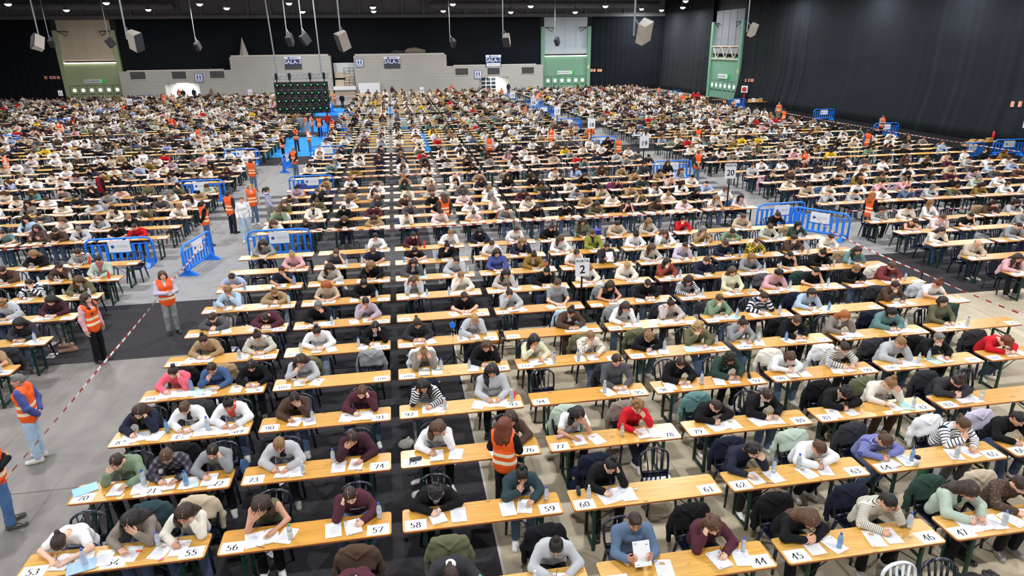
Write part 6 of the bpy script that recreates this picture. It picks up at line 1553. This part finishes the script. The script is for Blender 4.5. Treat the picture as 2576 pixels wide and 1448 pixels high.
x, y = on_z(1062, 1245, 0); bag(x, y, .4, '#d2cdc6', [cap((-.12, 0, .06), (.12, 0, .06), .06, .06, .04), cap((-.14, .02, .28), (.14, 0, .30), .035, .03, .1)], 'cloth_bag', 'white tote bag with print behind seat 58', 'bag')
x, y = on_z(600, 1195, 0); bag(x, y, 0, '#5f7fae', [ell((0, 0, .12), (.2, .15, .12)), cap((-.1, 0, .18), (.1, .05, .2), .07, .07, .05)], 'denim_bag', 'crumpled denim bag on the carpet left of seat 73', 'bag')
def small(name, label, cat, me, x, y, z=TZ+.003, rz=0., col=None):
    o = put(name, me, loc=(x, y, z), rotz=rz, color=lin(col) if col else None); return tag(o, label, cat)
def case_mesh(L, r):
    V, Q = sdf_mesh([cap((-L/2, 0, r), (L/2, 0, r), r, r, .01)], .006); return npmesh('case', V, Q, M_['cloth'])
CASE = case_mesh(.14, .03); ER = MB().box(-.03, .03, -.012, .012, 0, .014).mesh('eraser', M_['plain'])
FOLD = MB().box(-.16, .16, -.115, .115, 0, .008).mesh('folder', M_['gloss'])
for u, v, nm, lab, ct, me, col, rz in ((660, 1000+165, 'pencil_case', 'grey pencil case near card 75', 'pencil case', CASE, '#4a4f57', .1), (215, 1232, 'folder', 'light blue plastic folder at the left end of table 70', 'folder', FOLD, '#8fc6ea', .5), (205, 1425, 'plastic_folder', 'clear bluish folder at the front of seat 53', 'folder', FOLD, '#a8c8e4', .3),
     (405, 1408, 'pencil_case', 'small pink marker between seats 54 and 55', 'marker', ER, '#e889a5', .6), (350, 1387, 'eraser', 'orange red eraser on the table near seat 54', 'eraser', ER, '#f0684a', 0), (1600, 1231, 'tissue_pack', 'pale blue tissue pack on the table near card 61', 'tissues', ER, '#cfe2ee', .4),
     (1455, 1238, 'pencil_case', 'dark pencil case at the left end of the table with card 61', 'pencil case', CASE, '#30343c', 1.4), (1293, 996, 'pencil_case', 'red pencil case near seat 93', 'pencil case', CASE, '#d23a35', 1.2), (1884, 948, 'pencil_case', 'dark pencil case near card 97', 'pencil case', CASE, '#25272b', 1.2), (1412, 1100, 'tissue_pack', 'clear pink and blue wrapped pack near seat 77', 'wrapper', CASE, '#c9a9b8', .4), (560, 826, 'phone', 'dark glasses case near card 139', 'case', CASE, '#2c3a46', .1)):
    if 'near card 75' in lab: u, v = 1046, 1158
    x, y = on_z(u, v, TZ); small(nm, lab, ct, me, x, y, TZ+.005, rz, col)
a = MB(); a.lathe([(0, 0), (.034, 0), (.041, .14), (.041, .145), (.043, .146), (.043, .165), (.036, .175), (0, .175)], 16)
x, y = on_z(2303, 1172, TZ); t = thing('travel_cup', 'white travel cup with black lid between seats 64 and 65', 'cup', (x, y, TZ+.002))
put('cup', MB().lathe([(0, 0), (.034, 0), (.041, .145), (0, .145)], 16).mesh('cup', M_['white'], True), t); put('lid', MB().lathe([(0, .145), (.044, .146), (.044, .165), (.036, .178), (0, .178)], 16).mesh('lid', M_['black'], True), t)
# blue paddle on a tripod beside seat 125, blue bin by the middle rows
x, y = on_z(1143, 922, 0); t = thing('tripod_stand', 'thin black tripod stand with round blue top beside seat 125', 'stand', (x, y, 0)); b = MB(); b.tube([(0, 0, .25), (0, 0, .98)], .012, 6)
for k in range(3): an = k*2.1+.4; b.tube([(0, 0, .3), (.28*math.cos(an), .28*math.sin(an), 0)], .01, 6)
put('legs', b.mesh('tripod', M_['black']), t); put('blue_top', MB().lathe([(0, 0), (.07, 0), (.07, .02), (0, .02)], 18, Matrix.Translation((0, 0, 1.03))@RX).mesh('bt', M_['blue']), t)
x, y = on_z(1497, 605, 0.35); o = put('blue_bin', MB().box(-.16, .16, -.16, .16, 0, .75).mesh('bin', mat('bin_blue', '#2338a8', .5))); o.location = (x, y, 0); tag(o, 'dark blue bin standing by the tape near the middle rows', 'bin')
# white plastic chair at the bottom right
# helper tables by the side drape
x, y = on_z(2480, 357, .76); x = min(x, 39.6); y = min(y, 40.); table(x-1.2, y, True, 'helper trestle table with boxes below the side drape, right edge')
for k, (dx, w_, h_, c) in enumerate(((.5, .3, .16, '#b58f62'), (1.1, .26, .12, '#c7a679'), (1.65, .3, .2, '#a98558'))):
    o = put('cardboard_box', MB().box(-w_/2, w_/2, -.14, .14, 0, h_).mesh('box', M_['plain'])); o.location = (x-1.2+dx, y+.24, TZ+.001); o.color = (*lin(c), 1); tag(o, ['brown cardboard box, left on the helper table', 'low brown cardboard box, middle on the helper table', 'tall brown cardboard box, right on the helper table'][k], 'box', 'boxes on the helper table')
for k, (dx, c, l) in enumerate(((-.2, '#b39a63', 'tan coat hanging on a chair left of the helper table'), (2.0, '#2d3038', 'dark coat hanging on a chair right of the helper table'))):
    chair(x-1.2+dx+.1, y-.5, True, ['dark plastic chair left of the helper table', 'dark plastic chair right of the helper table'][k]); tag(put('coat', COATS[k], loc=(x-1.2+dx+.1, y-.5, 0), color=lin(c)), l, 'coat')
for u, v, l in ((1762, 262, 'helper trestle table by the far right corner'), (1815, 268, 'helper trestle table before the green side door'), (1905, 275, 'helper trestle table with boxes beside the fire hose')):
    x, y = on_z(u, v, 0); table(min(x, 39)-1.1, y, True, l)
    if 'boxes' in l:
        for k in range(4):
            o = put('cardboard_box', MB().box(-.14, .14, -.14, .14, 0, .3+.08*(k % 2)).mesh('box', M_['plain'])); o.location = (min(x, 39)-.85+k*.42, y+.24, TZ+.001); o.color = (*lin(['#c9a878', '#e8e4dc', '#c9a878', '#b8935f'][k]), 1); tag(o, f'box beside the fire hose helper table, {["first", "second", "third", "last"][k]} from left', 'box', 'boxes by the fire hose')


_mc.clear(); _lod.clear(); V = Q = C = crowd = it = vs = far_sheets = far_cards = far_chairs = far_tables = None
import gc; gc.collect()
